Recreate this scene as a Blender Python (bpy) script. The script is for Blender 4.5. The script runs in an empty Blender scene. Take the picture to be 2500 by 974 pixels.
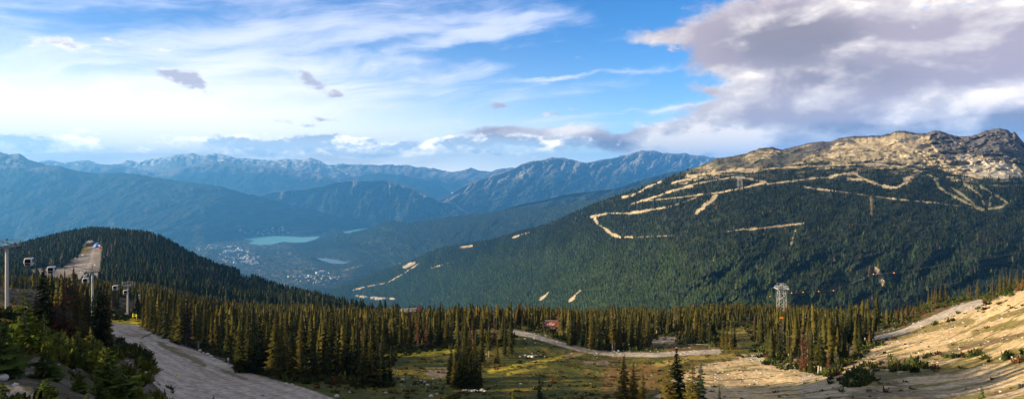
import bpy, math, random
import numpy as np
R = math.radians
rng = np.random.default_rng(7)
random.seed(7)
scene = bpy.context.scene
COL = scene.collection
F, CU, HV = 1629.0, 1250.0, 425.0      # focal length and principal point, in photo pixels; camera at the origin looking along +Y
SUN_AZ, SUN_EL = R(-104), R(16)

def P(u, v, D):
    return np.stack([(np.asarray(u) - CU) / F * D, np.asarray(D) * np.ones_like(u), -(np.asarray(v) - HV) / F * D], -1)

# ------------------------------------------------------------------ noise
def _hash(ix, iy, seed):
    h = (ix.astype(np.int64) * 374761393 + iy.astype(np.int64) * 668265263 + seed * 974634777) & 0xffffffff
    h = ((h ^ (h >> 13)) * 1274126177) & 0xffffffff
    h = (h ^ (h >> 16)) & 0xffffffff
    return h / 4294967295.0
def gnoise(x, y, seed=0):
    x = np.asarray(x, float); y = np.asarray(y, float)
    x0 = np.floor(x); y0 = np.floor(y); fx = x - x0; fy = y - y0
    def g(ix, iy, dx, dy):
        a = _hash(ix, iy, seed) * 2 * math.pi
        return np.cos(a) * dx + np.sin(a) * dy
    sx = fx * fx * fx * (fx * (fx * 6 - 15) + 10); sy = fy * fy * fy * (fy * (fy * 6 - 15) + 10)
    a = g(x0, y0, fx, fy); b = g(x0 + 1, y0, fx - 1, fy); c = g(x0, y0 + 1, fx, fy - 1); d = g(x0 + 1, y0 + 1, fx - 1, fy - 1)
    return ((a + (b - a) * sx) * (1 - sy) + (c + (d - c) * sx) * sy) * 1.4
def fbm(x, y, octv=5, seed=0, gain=.5, ridged=False):
    s = 0; a = 1; t = 0
    for o in range(octv):
        n = gnoise(x * 2 ** o + 17.3 * o, y * 2 ** o - 9.1 * o, seed + o)
        if ridged: n = 1 - 2 * np.abs(n)
        s = s + a * n; t += a; a *= gain
    return s / t
def sstep(a, b, x):
    t = np.clip((x - a) / (b - a), 0, 1)
    return t * t * (3 - 2 * t)
def curve(pts, u, k=1):
    p = np.array(pts, float); return np.interp(u, p[:, 0], p[:, k])
def seg_dist(u, v, pts):
    best = np.full(np.shape(u), 1e9)
    for (a, b), (c, d) in zip(pts[:-1], pts[1:]):
        ex, ey = c - a, d - b
        t = np.clip(((u - a) * ex + (v - b) * ey) / (ex * ex + ey * ey + 1e-9), 0, 1)
        best = np.minimum(best, np.hypot(u - a - t * ex, v - b - t * ey))
    return best
def poly_sd(u, v, pts):
    "signed distance in pixels to a polygon, positive inside"
    d = seg_dist(u, v, pts + [pts[0]])
    ins = np.zeros(np.shape(u), bool)
    n = len(pts)
    for i in range(n):
        x1, y1 = pts[i]; x2, y2 = pts[(i + 1) % n]
        c = ((y1 > v) != (y2 > v)) & (u < (x2 - x1) * (v - y1) / (y2 - y1 + 1e-12) + x1)
        ins ^= c
    return np.where(ins, d, -d)

# ------------------------------------------------------------------ nodes
def new_mat(name):
    m = bpy.data.materials.new(name); m.use_nodes = True
    nt = m.node_tree; nt.nodes.clear(); return m, nt
class X:
    "a tiny wrapper that writes maths as shader nodes"
    nt = None
    def __init__(s, sock): s.s = sock
    @staticmethod
    def m(op, *a, clamp=False):
        n = X.nt.nodes.new('ShaderNodeMath'); n.operation = op; n.use_clamp = clamp
        for i, q in enumerate(a):
            if isinstance(q, X): X.nt.links.new(q.s, n.inputs[i])
            else: n.inputs[i].default_value = q
        return X(n.outputs[0])
    def __add__(s, o): return X.m('ADD', s, o)
    __radd__ = __add__
    def __sub__(s, o): return X.m('SUBTRACT', s, o)
    def __rsub__(s, o): return X.m('SUBTRACT', o, s)
    def __mul__(s, o): return X.m('MULTIPLY', s, o)
    __rmul__ = __mul__
    def __truediv__(s, o): return X.m('DIVIDE', s, o)
    def max(s, o): return X.m('MAXIMUM', s, o)
    def min(s, o): return X.m('MINIMUM', s, o)
    def exp(s): return X.m('EXPONENT', s)
    def sq(s): return s * s
def xvec(x, y, z=0.0):
    n = X.nt.nodes.new('ShaderNodeCombineXYZ')
    for i, q in enumerate((x, y, z)):
        if isinstance(q, X): X.nt.links.new(q.s, n.inputs[i])
        else: n.inputs[i].default_value = q
    return n.outputs[0]
def xnoise(vec, scale=1, detail=5, rough=.5, dist=0.0):
    n = X.nt.nodes.new('ShaderNodeTexNoise'); n.noise_dimensions = '3D'
    X.nt.links.new(vec, n.inputs['Vector']); n.inputs['Scale'].default_value = scale
    n.inputs['Detail'].default_value = detail; n.inputs['Roughness'].default_value = rough; n.inputs['Distortion'].default_value = dist
    return X(n.outputs['Fac'])
def xstep(a, b, x):
    n = X.nt.nodes.new('ShaderNodeMapRange'); n.interpolation_type = 'SMOOTHSTEP'; n.clamp = True
    for i, q in zip((0, 1, 2), (x, a, b)):
        if isinstance(q, X): X.nt.links.new(q.s, n.inputs[i])
        else: n.inputs[i].default_value = q
    return X(n.outputs[0])
def xmix(fac, a, b, mode='MIX'):
    n = X.nt.nodes.new('ShaderNodeMix'); n.data_type = 'RGBA'; n.blend_type = mode
    for i, q in ((0, fac), (6, a), (7, b)):
        if isinstance(q, X): X.nt.links.new(q.s, n.inputs[i])
        elif hasattr(q, 'is_output'): X.nt.links.new(q, n.inputs[i])
        elif isinstance(q, (int, float)): n.inputs[i].default_value = q
        else: n.inputs[i].default_value = (*q, 1)
    return n.outputs[2]

def simple_mat(name, col, rough=.6, metal=0.0, var=.15, scale=3.0):
    m, nt = new_mat(name); X.nt = nt
    out = nt.nodes.new('ShaderNodeOutputMaterial'); b = nt.nodes.new('ShaderNodeBsdfPrincipled')
    tc = nt.nodes.new('ShaderNodeTexCoord'); n = xnoise(tc.outputs['Object'], scale, 4, .6)
    c = xmix(n, [q * (1 - var) for q in col], [min(1, q * (1 + var)) for q in col])
    nt.links.new(c, b.inputs['Base Color']); b.inputs['Roughness'].default_value = rough; b.inputs['Metallic'].default_value = metal
    nt.links.new(b.outputs[0], out.inputs[0]); return m
def attr_mat(name, attr, scale, var=.35, bump=0.0, bscale=1.0, rough=.95, speck=None):
    "albedo from a mesh attribute, broken up by world-scale noise"
    m, nt = new_mat(name); X.nt = nt
    out = nt.nodes.new('ShaderNodeOutputMaterial'); b = nt.nodes.new('ShaderNodeBsdfPrincipled')
    at = nt.nodes.new('ShaderNodeAttribute'); at.attribute_name = attr
    g = nt.nodes.new('ShaderNodeNewGeometry')
    n = xnoise(g.outputs['Position'], scale, 6, .65)
    f = xstep(.3, .7, n) * (2 * var) + (1 - var)
    c = xmix(1.0, at.outputs['Color'], xvec(f, f, f), 'MULTIPLY')
    if speck:
        n2 = xnoise(g.outputs['Position'], speck[0], 3, .7)
        c = xmix(xstep(speck[1], speck[1] + .06, n2) * speck[3], c, speck[2])
    nt.links.new(c, b.inputs['Base Color']); b.inputs['Roughness'].default_value = rough
    b.inputs['Specular IOR Level'].default_value = .15
    if bump:
        bn = nt.nodes.new('ShaderNodeBump'); bn.inputs['Strength'].default_value = 1; bn.inputs['Distance'].default_value = bump
        n3 = xnoise(g.outputs['Position'], bscale, 6, .6); nt.links.new(n3.s, bn.inputs['Height']); nt.links.new(bn.outputs[0], b.inputs['Normal'])
    nt.links.new(b.outputs[0], out.inputs[0]); return m
def foliage_mat(name, cols, attr=None, trans=.25, warm=1.0):
    m, nt = new_mat(name); X.nt = nt
    out = nt.nodes.new('ShaderNodeOutputMaterial')
    g = nt.nodes.new('ShaderNodeNewGeometry')
    if attr:
        at = nt.nodes.new('ShaderNodeAttribute'); at.attribute_name = attr; base = at.outputs['Color']
    else:
        oi = nt.nodes.new('ShaderNodeObjectInfo'); r = X(oi.outputs['Random'])
        base = xmix(xstep(0, .6, r), cols[0], cols[1]); base = xmix(xstep(.6, 1.0, r), base, cols[2])
    n = xnoise(g.outputs['Position'], .9 if not attr else .2, 3, .6)
    f = xstep(.3, .7, n) * .7 + .65
    base = xmix(1.0, base, xvec(f, f, f), 'MULTIPLY')
    d = nt.nodes.new('ShaderNodeBsdfDiffuse'); t = nt.nodes.new('ShaderNodeBsdfTranslucent'); mx = nt.nodes.new('ShaderNodeMixShader')
    nt.links.new(base, d.inputs[0]); nt.links.new(base, t.inputs[0]); mx.inputs[0].default_value = trans
    nt.links.new(d.outputs[0], mx.inputs[1]); nt.links.new(t.outputs[0], mx.inputs[2]); nt.links.new(mx.outputs[0], out.inputs[0]); return m

# ------------------------------------------------------------------ meshes
def np_mesh(name, V, Fc, mat=None, col=None, smooth=False, matidx=None):
    "V (n,3), Fc (m,3|4) -> mesh data"
    me = bpy.data.meshes.new(name); V = np.asarray(V, np.float32); Fc = np.asarray(Fc, np.int32)
    n, k = len(Fc), Fc.shape[1]
    me.vertices.add(len(V)); me.vertices.foreach_set('co', V.ravel())
    me.loops.add(n * k); me.loops.foreach_set('vertex_index', Fc.ravel())
    me.polygons.add(n); me.polygons.foreach_set('loop_start', np.arange(n, dtype=np.int32) * k)
    me.polygons.foreach_set('loop_total', np.full(n, k, np.int32))
    if smooth: me.polygons.foreach_set('use_smooth', np.ones(n, bool))
    me.update(calc_edges=True)
    if col is not None:
        a = me.color_attributes.new('col', 'FLOAT_COLOR', 'POINT')
        c = np.ones((len(V), 4), np.float32); c[:, :3] = col; a.data.foreach_set('color', c.ravel())
    if mat: me.materials.append(mat)
    return me
def link(name, data, parent=None, kind=None, label=None, cat=None, group=None, loc=None):
    o = bpy.data.objects.new(name, data); COL.objects.link(o)
    if parent: o.parent = parent
    if loc is not None: o.location = loc
    if kind: o['kind'] = kind
    if label: o['label'] = label
    if cat: o['category'] = cat
    if group: o['group'] = group
    return o
def grid_faces(nr, nc):
    i = np.arange(nr * nc).reshape(nr, nc)
    return np.stack([i[:-1, :-1], i[:-1, 1:], i[1:, 1:], i[1:, :-1]], -1).reshape(-1, 4)

class MB:
    "collects boxes, bars and plates into one mesh"
    def __init__(s): s.V = []; s.F = []; s.n = 0
    def add(s, V, Fc):
        for f in Fc: s.F.append(tuple(i + s.n for i in f))
        s.V.extend([tuple(map(float, q)) for q in V]); s.n += len(V); return s
    def box(s, c, d, rz=0.0, tx=1.0):
        x, y, z = [q / 2 for q in d]; V = []
        for k, zz in ((1, -z), (tx, z)):
            for a, b in ((-x, -y), (x, -y), (x, y), (-x, y)): 
                a *= k; b *= k
                V.append((c[0] + a * math.cos(rz) - b * math.sin(rz), c[1] + a * math.sin(rz) + b * math.cos(rz), c[2] + zz))
        return s.add(V, [(3, 2, 1, 0), (4, 5, 6, 7), (0, 1, 5, 4), (1, 2, 6, 5), (2, 3, 7, 6), (3, 0, 4, 7)])
    def bar(s, a, b, r0, r1=None, n=6):
        a = np.array(a, float); b = np.array(b, float); r1 = r0 if r1 is None else r1
        d = b - a; d /= np.linalg.norm(d) + 1e-9
        h = np.array([0, 0, 1.]) if abs(d[2]) < .9 else np.array([1., 0, 0])
        p = np.cross(d, h); p /= np.linalg.norm(p); q = np.cross(d, p); V = []
        for c, r in ((a, r0), (b, r1)):
            for k in range(n):
                t = 2 * math.pi * k / n; V.append(c + r * (math.cos(t) * p + math.sin(t) * q))
        Fc = [(k, (k + 1) % n, n + (k + 1) % n, n + k) for k in range(n)] + [tuple(range(n - 1, -1, -1)), tuple(range(n, 2 * n))]
        return s.add(V, Fc)
    def prism(s, prof, y0, y1):
        "profile in (x,z) extruded along y"
        n = len(prof); V = [(x, y0, z) for x, z in prof] + [(x, y1, z) for x, z in prof]
        return s.add(V, [(k, (k + 1) % n, n + (k + 1) % n, n + k) for k in range(n)] + [tuple(range(n - 1, -1, -1)), tuple(range(n, 2 * n))])
    def data(s, name, mat):
        me = bpy.data.meshes.new(name); me.from_pydata(s.V, [], s.F); me.update(); me.materials.append(mat); return me
    def build(s, name, mat, parent=None, **k):
        return link(name, s.data(name, mat), parent, **k)
def copy_tree(o, parent=None):
    c = o.copy(); COL.objects.link(c); c.parent = parent
    for ch in [q for q in bpy.data.objects if q.parent == o]: copy_tree(ch, c)
    return c

# ------------------------------------------------------------------ camera, render, sun
cam = bpy.data.cameras.new('camera'); camo = bpy.data.objects.new('camera', cam); COL.objects.link(camo); scene.camera = camo
camo.rotation_euler = (R(90), 0, 0); cam.sensor_fit = 'HORIZONTAL'; cam.sensor_width = 36
cam.lens = F / 2500 * 36; cam.shift_y = -(487 - HV) / 2500
cam.clip_start = .5; cam.clip_end = 90000
scene.render.resolution_x = 1024; scene.render.resolution_y = 398
scene.view_settings.view_transform = 'Standard'; scene.view_settings.look = 'None'
scene.view_settings.exposure = 1.27; scene.view_settings.gamma = 1
cy = scene.cycles; cy.use_denoising = True
try: cy.denoiser = 'OPENIMAGEDENOISE'
except Exception: pass
cy.max_bounces = 4; cy.diffuse_bounces = 2; cy.glossy_bounces = 2; cy.transmission_bounces = 2; cy.volume_bounces = 2; cy.transparent_max_bounces = 8
cy.sample_clamp_indirect = 4

sund = bpy.data.lights.new('sun', 'SUN'); suno = bpy.data.objects.new('sun', sund); COL.objects.link(suno)
sund.energy = 5; sund.angle = R(.5); sund.color = (1.0, .78, .50)
sd = (math.sin(SUN_AZ) * math.cos(SUN_EL), math.cos(SUN_AZ) * math.cos(SUN_EL), math.sin(SUN_EL))
import mathutils
suno.rotation_euler = mathutils.Vector(sd).to_track_quat('Z', 'Y').to_euler()
# ------------------------------------------------------------------ sky: Nishita plus procedural clouds by direction
def build_world():
    w = bpy.data.worlds.new('World'); scene.world = w; w.use_nodes = True
    nt = w.node_tree; nt.nodes.clear(); X.nt = nt
    out = nt.nodes.new('ShaderNodeOutputWorld'); bg = nt.nodes.new('ShaderNodeBackground')
    sky = nt.nodes.new('ShaderNodeTexSky'); sky.sky_type = 'NISHITA'; sky.sun_disc = False
    sky.sun_elevation = SUN_EL; sky.sun_rotation = SUN_AZ % (2 * math.pi)
    sky.altitude = 1800; sky.air_density = 1.0; sky.dust_density = .6; sky.ozone_density = 2.0
    tc = nt.nodes.new('ShaderNodeTexCoord'); sp = nt.nodes.new('ShaderNodeSeparateXYZ'); nt.links.new(tc.outputs['Generated'], sp.inputs[0])
    x, y, z = [X(sp.outputs[i]) for i in range(3)]
    az = X.m('ARCTAN2', x, y); hyp = X.m('SQRT', x * x + y * y); el = X.m('ARCTAN2', z, hyp)
    def pe(u, v):
        a = math.atan((u - CU) / F); return a, math.atan((HV - v) / math.hypot(F, u - CU))
    K = F
    U = az * K; V = el * K                                # "degrees" in units of 1/1629 rad, origin straight ahead on the horizon
    def c(u, v):
        a, e = pe(u, v); return a * K, e * K
    warp1 = xnoise(xvec(U * (1 / 130.), V * (1 / 80.), 3.1), 1, 5, .6) - .5
    warp2 = xnoise(xvec(U * (1 / 130.), V * (1 / 80.), 8.7), 1, 5, .6) - .5
    Uw = U + warp1 * 110; Vw = V + warp2 * 60
    def blob(u, v, ru, rv, amp=1.0, rot=0.0):
        a, e = c(u, v); dx = Uw - a; dy = Vw - e
        if rot:
            cs, sn = math.cos(R(rot)), math.sin(R(rot)); dx, dy = dx * cs + dy * sn, dy * cs - dx * sn
        q = (dx * (1 / ru)).sq() + (dy * (1 / rv)).sq()
        return (q * -1).exp() * amp
    def blobs(L):
        s = None
        for b in L:
            b = blob(*b); s = b if s is None else s + b
        return s
    # base blue
    # base blue: gentle vertical tint on the sky texture
    el01 = xstep(0, 480, V)
    base = xmix(1.0, sky.outputs[0], (.027, .084, .137), 'MULTIPLY')
    hz = (V * (-1 / 95.)).exp().min(1.0)
    base = xmix(hz * .9, base, xmix(xstep(500, -700, U), (1.25, 1.5, 1.65), (3.2, 2.8, 2.4)))
    # cirrus
    aU = U * .985 + V * -.17; aV = V * .985 + U * -.13
    wv = (xnoise(xvec(U * (1 / 420.), V * (1 / 160.), 1.7), 1, 3, .5) - .5) * 130
    ci = xnoise(xvec(aU * (1 / 520.), (aV + wv) * (1 / 62.), 5.0), 1, 8, .62)
    ci2 = xnoise(xvec(aU * (1 / 150.), (aV + wv) * (1 / 40.), 9.0), 1, 6, .6)
    cs = ci * .75 + ci2 * .3
    lm = xstep(420, -700, U)                              # left heavy
    cover = lm * .19 + xstep(190, 40, V) * .03 + blob(1330, 55, 420, 30, .20, 3) + blob(950, 140, 420, 32, .17, 16) + blob(600, 110, 200, 70, .12, 20) \
        + blob(1560, 172, 130, 9, .15, 3) + blob(1350, 190, 110, 8, .22, 3) + blob(1650, 268, 260, 7, .2, 3) + blob(1300, 225, 330, 25, .08) - blob(1180, 128, 200, 17, .22, -2) - blob(1380, 130, 120, 45, .20) - blob(1650, 20, 200, 40, .25) \
        - blob(300, 40, 330, 22, .12, 8) - blob(1000, 90, 300, 12, .10, 12)
    cd = xstep(.54, .92, cs + cover)
    glow = blobs([(-80, 290, 560, 100, 1.0), (480, 300, 480, 60, .5)])
    ccol = xmix(xstep(150, 420, V), (.93, .93, .95), (.56, .62, .84))
    res = xmix(cd * .92, base, ccol)
    res = xmix((glow * .72).min(.76), res, (1.3, 1.19, 1.06))
    # cumulus: relief from two samples of the same noise
    def cn(du, dv, s=1.0):
        a = xnoise(xvec((U + du) * (1 / 170.), (V + dv) * (1 / 105.), 2.2), s, 8, .58, .25)
        return a
    n0 = cn(0, 0); n1 = cn(-26, 20)
    m0 = xnoise(xvec(U * (1 / 210.), V * (1 / 95.), 12.2), 1, 4, .5, .3); m1 = xnoise(xvec((U - 40) * (1 / 210.), (V + 34) * (1 / 95.), 12.2), 1, 4, .5, .3)
    fine = xnoise(xvec(U * (1 / 46.), V * (1 / 26.), 4.4), 1, 6, .62); fine1 = xnoise(xvec((U - 8) * (1 / 46.), (V + 7) * (1 / 26.), 4.4), 1, 6, .62)
    big = [(2330, 190, 430, 170, 1.25), (2200, 40, 330, 60, .55), (1900, 90, 190, 75, 1.0, -12), (1640, 88, 110, 24, .62), (1760, 140, 120, 40, .5, -25), (2050, 300, 330, 55, .95), (1620, 350, 240, 30, 1.1), (1860, 335, 160, 48, 1.0),
           (1300, 328, 170, 22, .85), (1800, 232, 90, 14, .5, -12), (2480, 60, 120, 60, .6)]
    small = [(1080, 352, 280, 18, 1.0), (620, 350, 220, 20, 1.0), (820, 345, 110, 12, .6), (1330, 345, 160, 16, .8), (60, 350, 100, 20, 1.0), (190, 327, 30, 7, .55),
             (150, 118, 75, 17, .92), (350, 108, 80, 9, .72, -6), (450, 196, 50, 20, 1.0, -12), (500, 220, 36, 16, .8, -20), (770, 205, 56, 18, .95, -20), (820, 235, 32, 14, .75), (730, 165, 26, 14, .5, -60),
             (690, 300, 45, 8, .65), (800, 292, 52, 9, .72, -8), (745, 312, 24, 6, .55), (1100, 286, 34, 7, .7), (1020, 292, 16, 6, .6), (1215, 262, 38, 10, .72), (1330, 275, 40, 6, .62, -8), (1395, 265, 26, 6, .55),
             (930, 248, 38, 4, .5), (1445, 292, 60, 6, .5), (1570, 303, 40, 9, .62), (600, 197, 34, 6, .5), (980, 307, 12, 4, .5), (1650, 118, 45, 12, .5), (975, 375, 330, 9, .6), (370, 375, 260, 7, .45)]
    field = blobs(big); fs = blobs(small)
    hole = blobs([(1930, 160, 60, 30, .32, -30), (2330, 15, 230, 16, .5)])
    nn = (n0 - .5) * 1.5 + (fine - .5) * .5
    dens = field.min(1.1) + nn - hole
    a1 = xstep(.32, .74, dens)
    nns = (n0 - .5) * .7 + (fine - .5) * 2.0
    a2 = xstep(.34, .95, fs + nns)
    lit = (n0 - n1) * 6.5 + (fine - fine1) * 1.6 + .5
    under = xstep(-.02, .62, blobs([(2330, 312, 300, 20, 1.0), (1930, 95, 150, 60, .75), (1430, 352, 240, 14, .6), (2080, 190, 150, 34, .4)]))
    edge = xstep(1.05, .45, dens)
    lum = (lit * .34 + (m0 - m1) * 3.4 + .12 + edge * .22 - under * .34 + blob(1720, 348, 150, 30, 2.2) + blob(2420, 60, 120, 50, .3) + blob(2200, 255, 330, 34, .6))
    dark = xmix(under, (.43, .36, .40), (.27, .235, .26))
    light = xmix(xstep(.75, 1.4, lum), (.72, .645, .62), (1.12, .99, .86))
    ccu = xmix(xstep(-.05, 1.05, lum), dark, light)
    res = xmix(a1 * .97, res, ccu)
    lum2 = (lit * .9 + xstep(1.0, .5, fs + nns) * .45)
    lowc = xstep(130, 70, V)
    vl = xstep(105, 40, V); dk2 = xmix(lowc, (.44, .41, .49), xmix(vl, (.42, .50, .62), (.80, .95, 1.15)))
    c2 = xmix(xstep(.35, 1.35, lum2), dk2, xmix(lowc, (.98, .90, .86), (2.3, 2.05, 1.8)))
    res = xmix(a2 * .9, res, c2)
    over = xstep(500, 820, V).max(xstep(1500, 2300, X.m('ABSOLUTE', U)))  # unseen sky overhead and behind, greyed to hold down the ambient light
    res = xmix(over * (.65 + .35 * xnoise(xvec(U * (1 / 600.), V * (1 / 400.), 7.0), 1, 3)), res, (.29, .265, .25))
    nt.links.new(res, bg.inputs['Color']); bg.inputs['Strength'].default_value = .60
    nt.links.new(bg.outputs[0], out.inputs['Surface'])
    w.cycles.sampling_method = 'MANUAL'; w.cycles.sample_map_resolution = 512
build_world()
# ------------------------------------------------------------------ far mountains and valley
FOREST = np.array([.022, .034, .018])
HAZE_DENS = 5.4e-5
def sheet(name, ridge, foot, nu, nt_, relief, rscale, mat, colf, u0=None, u1=None, power=1.0, jag=2.0, jscale=14., back=700., edge=None, alpine=False):
    """a mountain side between a ridge line and a foot line. ridge, foot: [(u, v, D)]; relief in metres of depth; returns grids"""
    u0 = ridge[0][0] if u0 is None else u0; u1 = ridge[-1][0] if u1 is None else u1
    us = np.linspace(u0, u1, nu); ts = np.concatenate([[-.35, -.12], np.linspace(0, 1, nt_)])
    vr = curve(ridge, us, 1) + jag * fbm(us / jscale, us * 0 + 3.3, 5, 11 + nu, .62); Dr = curve(ridge, us, 2)
    vf = curve(foot, us, 1); Df = curve(foot, us, 2)
    U, T = np.meshgrid(us, ts)
    Tc = np.clip(T, 0, 1)
    jg = vr - curve(ridge, us, 1); r0 = curve(ridge, us, 1); rs = np.mean([np.interp(us + d, us, r0) for d in np.linspace(-70, 70, 29)], 0)
    V = rs + (vf - rs) * Tc + (r0 - rs) * np.exp(-Tc / (.10 if alpine else .3)) * (1 - Tc) + jg * np.exp(-Tc / .02)
    D = Dr * (Df / Dr) ** (Tc ** power)
    # relief: ridged noise stretched downslope, displacing the slope in depth
    Xw = (U - CU) / F * Dr
    Zw = Tc * math.hypot(float(np.median(np.abs(Dr - Df))), float(np.median(np.abs(vf - vr) * Dr / F)))
    n = fbm(Xw / rscale + .45 * Zw / rscale, Zw / (rscale * 1.9) + 5, 6, 23 + nu, .55, ridged=True) + .5 * fbm(Xw / (rscale * .35), Zw / (rscale * .5), 5, 5 + nu, .6)
    if alpine:
        al = sstep(475, 400, V); q = Tc * 1900
        n = n * (1 - al) + al * (.55 * fbm(Xw / 170 + .5 * q / 170, q / 120, 6, 801, .55, ridged=True) + .8 * fbm(Xw / 60, q / 34, 5, 802, .62))
    D = D + relief * n * sstep(0, .02 if alpine else .12, Tc) * (1 if edge is None else edge(U, V))
    Pw = P(U, V, D)
    # back side: falls away behind the ridge
    b = T < 0
    Pw[b, 1] += back * (-T[b]) * 6; Pw[b, 2] -= back * (-T[b]) * 3.2
    Pw[b, 0] *= Pw[b, 1] / (Pw[b, 1] - back * (-T[b]) * 6)
    col = colf(U, V, D, Tc, n)
    me = np_mesh(name, Pw.reshape(-1, 3), grid_faces(*U.shape)[:, ::-1], mat, col.reshape(-1, 3), smooth=True)
    o = link(name, me, kind='structure')
    return dict(us=us, ts=ts, P=Pw, U=U, V=V, D=D, T=Tc, col=col)
def mixc(a, b, f): return a + (np.asarray(b) - a) * f[..., None]

def hillcolor(base=FOREST, rocky=None, snow=None, bare=.0, rgain=1.0, rmask=None):
    def f(U, V, D, T, n):
        c = np.ones(U.shape + (3,)) * base
        c = c * (1 + .5 * fbm(U / 30, V / 12, 5, 3)[..., None])
        m = sstep(.18, .4, fbm(U / 26, V / 9, 5, 77) + bare) * .8
        c = mixc(c, [.13, .12, .09], m * .6)
        if rocky is not None:
            k = sstep(rocky, rocky * .2, T + .25 * fbm(U / 40, V / 20, 5, 9))
            if rmask: k = k * rmask(U)
            rk = (.5 + .5 * fbm(U / 9, V / 5, 5, 31, .7)) * rgain
            c = mixc(c, np.stack([.10 + .16 * rk, .10 + .15 * rk, .095 + .13 * rk], -1), k) if False else c * (1 - k[..., None]) + np.stack([.10 + .36 * rk, .10 + .35 * rk, .095 + .33 * rk], -1) * k[..., None]
        if snow is not None:
            k = sstep(.0, .22, fbm(U / 14, V / 5, 5, 41, .7) + snow - 1.6 * T)
            c = mixc(c, [.85, .86, .88], k)
        return c
    return f
M_far = attr_mat('far_mountain', 'col', .0006, .3)
sheet('far_ridge', [(780, 405, 29e3), (860, 400, 29e3), (900, 403, 29e3), (950, 400, 29e3), (1000, 405, 29e3), (1050, 412, 29e3), (1110, 420, 29e3), (1150, 412, 29e3), (1200, 418, 29e3), (1250, 410, 29e3), (1330, 405, 29e3)],
      [(780, 470, 27e3), (1330, 470, 27e3)], 420, 40, 300, 1500, M_far, hillcolor(rocky=.6), jag=7, jscale=40)
sheet('snowy_range', [(-500, 380, 27e3), (-200, 398, 27e3), (60, 398, 27e3), (110, 390, 27e3), (160, 397, 27e3), (200, 391, 27e3), (250, 402, 27e3), (290, 400, 27e3), (312, 393, 27e3), (330, 396, 27e3), (352, 390, 27e3), (400, 385, 27e3), (430, 378, 27e3), (470, 374, 27e3), (490, 379, 27e3), (520, 375, 27e3), (545, 378, 27e3), (580, 386, 27e3), (640, 390, 27e3), (680, 391, 27e3), (700, 388, 27e3), (730, 391, 27e3), (757, 387, 27e3), (780, 392, 27e3), (820, 410, 27e3), (860, 424, 27e3), (960, 440, 27e3), (1100, 470, 27e3)],
      [(-500, 460, 24.5e3), (1100, 500, 24.5e3)], 900, 70, 260, 1300, M_far, hillcolor(rocky=.9, snow=.12), jag=7, jscale=30)
sheet('middle_ridge', [(-500, 420, 23e3), (-100, 415, 23e3), (120, 410, 23e3), (170, 411, 23e3), (200, 402, 23e3), (250, 401, 23e3), (300, 405, 23e3), (345, 416, 23e3), (380, 418, 23e3), (430, 410, 23e3), (500, 397, 23e3), (530, 394, 23e3), (560, 399, 23e3), (620, 405, 23e3), (700, 412, 23e3), (740, 418, 23e3), (780, 421, 23e3), (830, 440, 23e3), (900, 470, 23e3), (960, 490, 23e3)],
      [(-500, 520, 20.5e3), (960, 520, 20.5e3)], 700, 70, 240, 1100, M_far, hillcolor(rocky=.22, rgain=.6), jag=4)
sheet('hazy_ridge', [(700, 450, 26e3), (800, 442, 26e3), (870, 430, 26e3), (920, 422, 26e3), (980, 428, 26e3), (1040, 441, 26e3), (1080, 455, 26e3), (1110, 476, 26e3), (1180, 500, 26e3)],
      [(700, 520, 22.5e3), (1180, 520, 22.5e3)], 300, 50, 240, 1100, M_far, hillcolor(), jag=3)
sheet('cloudy_peaks', [(1040, 500, 18e3), (1090, 482, 18e3), (1110, 468, 18e3), (1130, 455, 18e3), (1160, 440, 18e3), (1200, 430, 18e3), (1240, 418, 18e3), (1270, 403, 18e3), (1300, 393, 18e3), (1330, 388, 18e3), (1350, 384, 18e3), (1400, 388, 18e3), (1430, 399, 18e3), (1460, 393, 18e3), (1500, 385, 18e3), (1540, 375, 18e3), (1570, 366, 18e3), (1600, 369, 18e3), (1640, 376, 18e3), (1670, 373, 18e3), (1700, 380, 18e3), (1760, 385, 18e3), (1900, 380, 18e3)],
      [(1040, 530, 16.5e3), (1900, 530, 16.5e3)], 800, 130, 420, 700, M_far, hillcolor(rocky=.36, rgain=.62, base=np.array([.03, .042, .025])), jag=6, jscale=30)
sheet('shoulder_ridge', [(1180, 530, 10.5e3), (1240, 508, 10.5e3), (1280, 496, 10.5e3), (1320, 490, 10.5e3), (1380, 474, 10.5e3), (1430, 468, 10.5e3), (1500, 461, 10.5e3), (1560, 441, 10.5e3), (1620, 424, 10.5e3), (1700, 408, 10.5e3), (1900, 400, 10.5e3)],
      [(1180, 540, 9.8e3), (1900, 540, 9.2e3)], 500, 60, 200, 600, M_far, hillcolor(), jag=3)
LEFT = sheet('left_mountain', [(-900, 372, 14e3), (-400, 368, 14e3), (-60, 372, 14e3), (0, 371, 14e3), (20, 377, 14e3), (47, 374, 14e3), (70, 390, 14e3), (110, 402, 14e3), (150, 406, 14e3), (180, 416, 14e3), (240, 424, 14e3), (290, 421, 14e3), (330, 425, 14e3), (400, 437, 14e3), (480, 447, 14e3), (540, 455, 14e3), (600, 473, 14.2e3), (640, 480, 14.4e3), (700, 497, 14.7e3), (760, 513, 15e3), (820, 525, 15.4e3), (880, 537, 15.8e3), (915, 548, 16e3)],
      [(-900, 640, 9.6e3), (300, 606, 10.9e3), (500, 600, 11.3e3), (620, 583, 12.6e3), (780, 578, 13e3), (915, 560, 14.6e3)], 900, 220, 200, 900, M_far, hillcolor(rocky=.16, rgain=.6, rmask=lambda U: sstep(200, 60, U)), jag=3.0)
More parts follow.
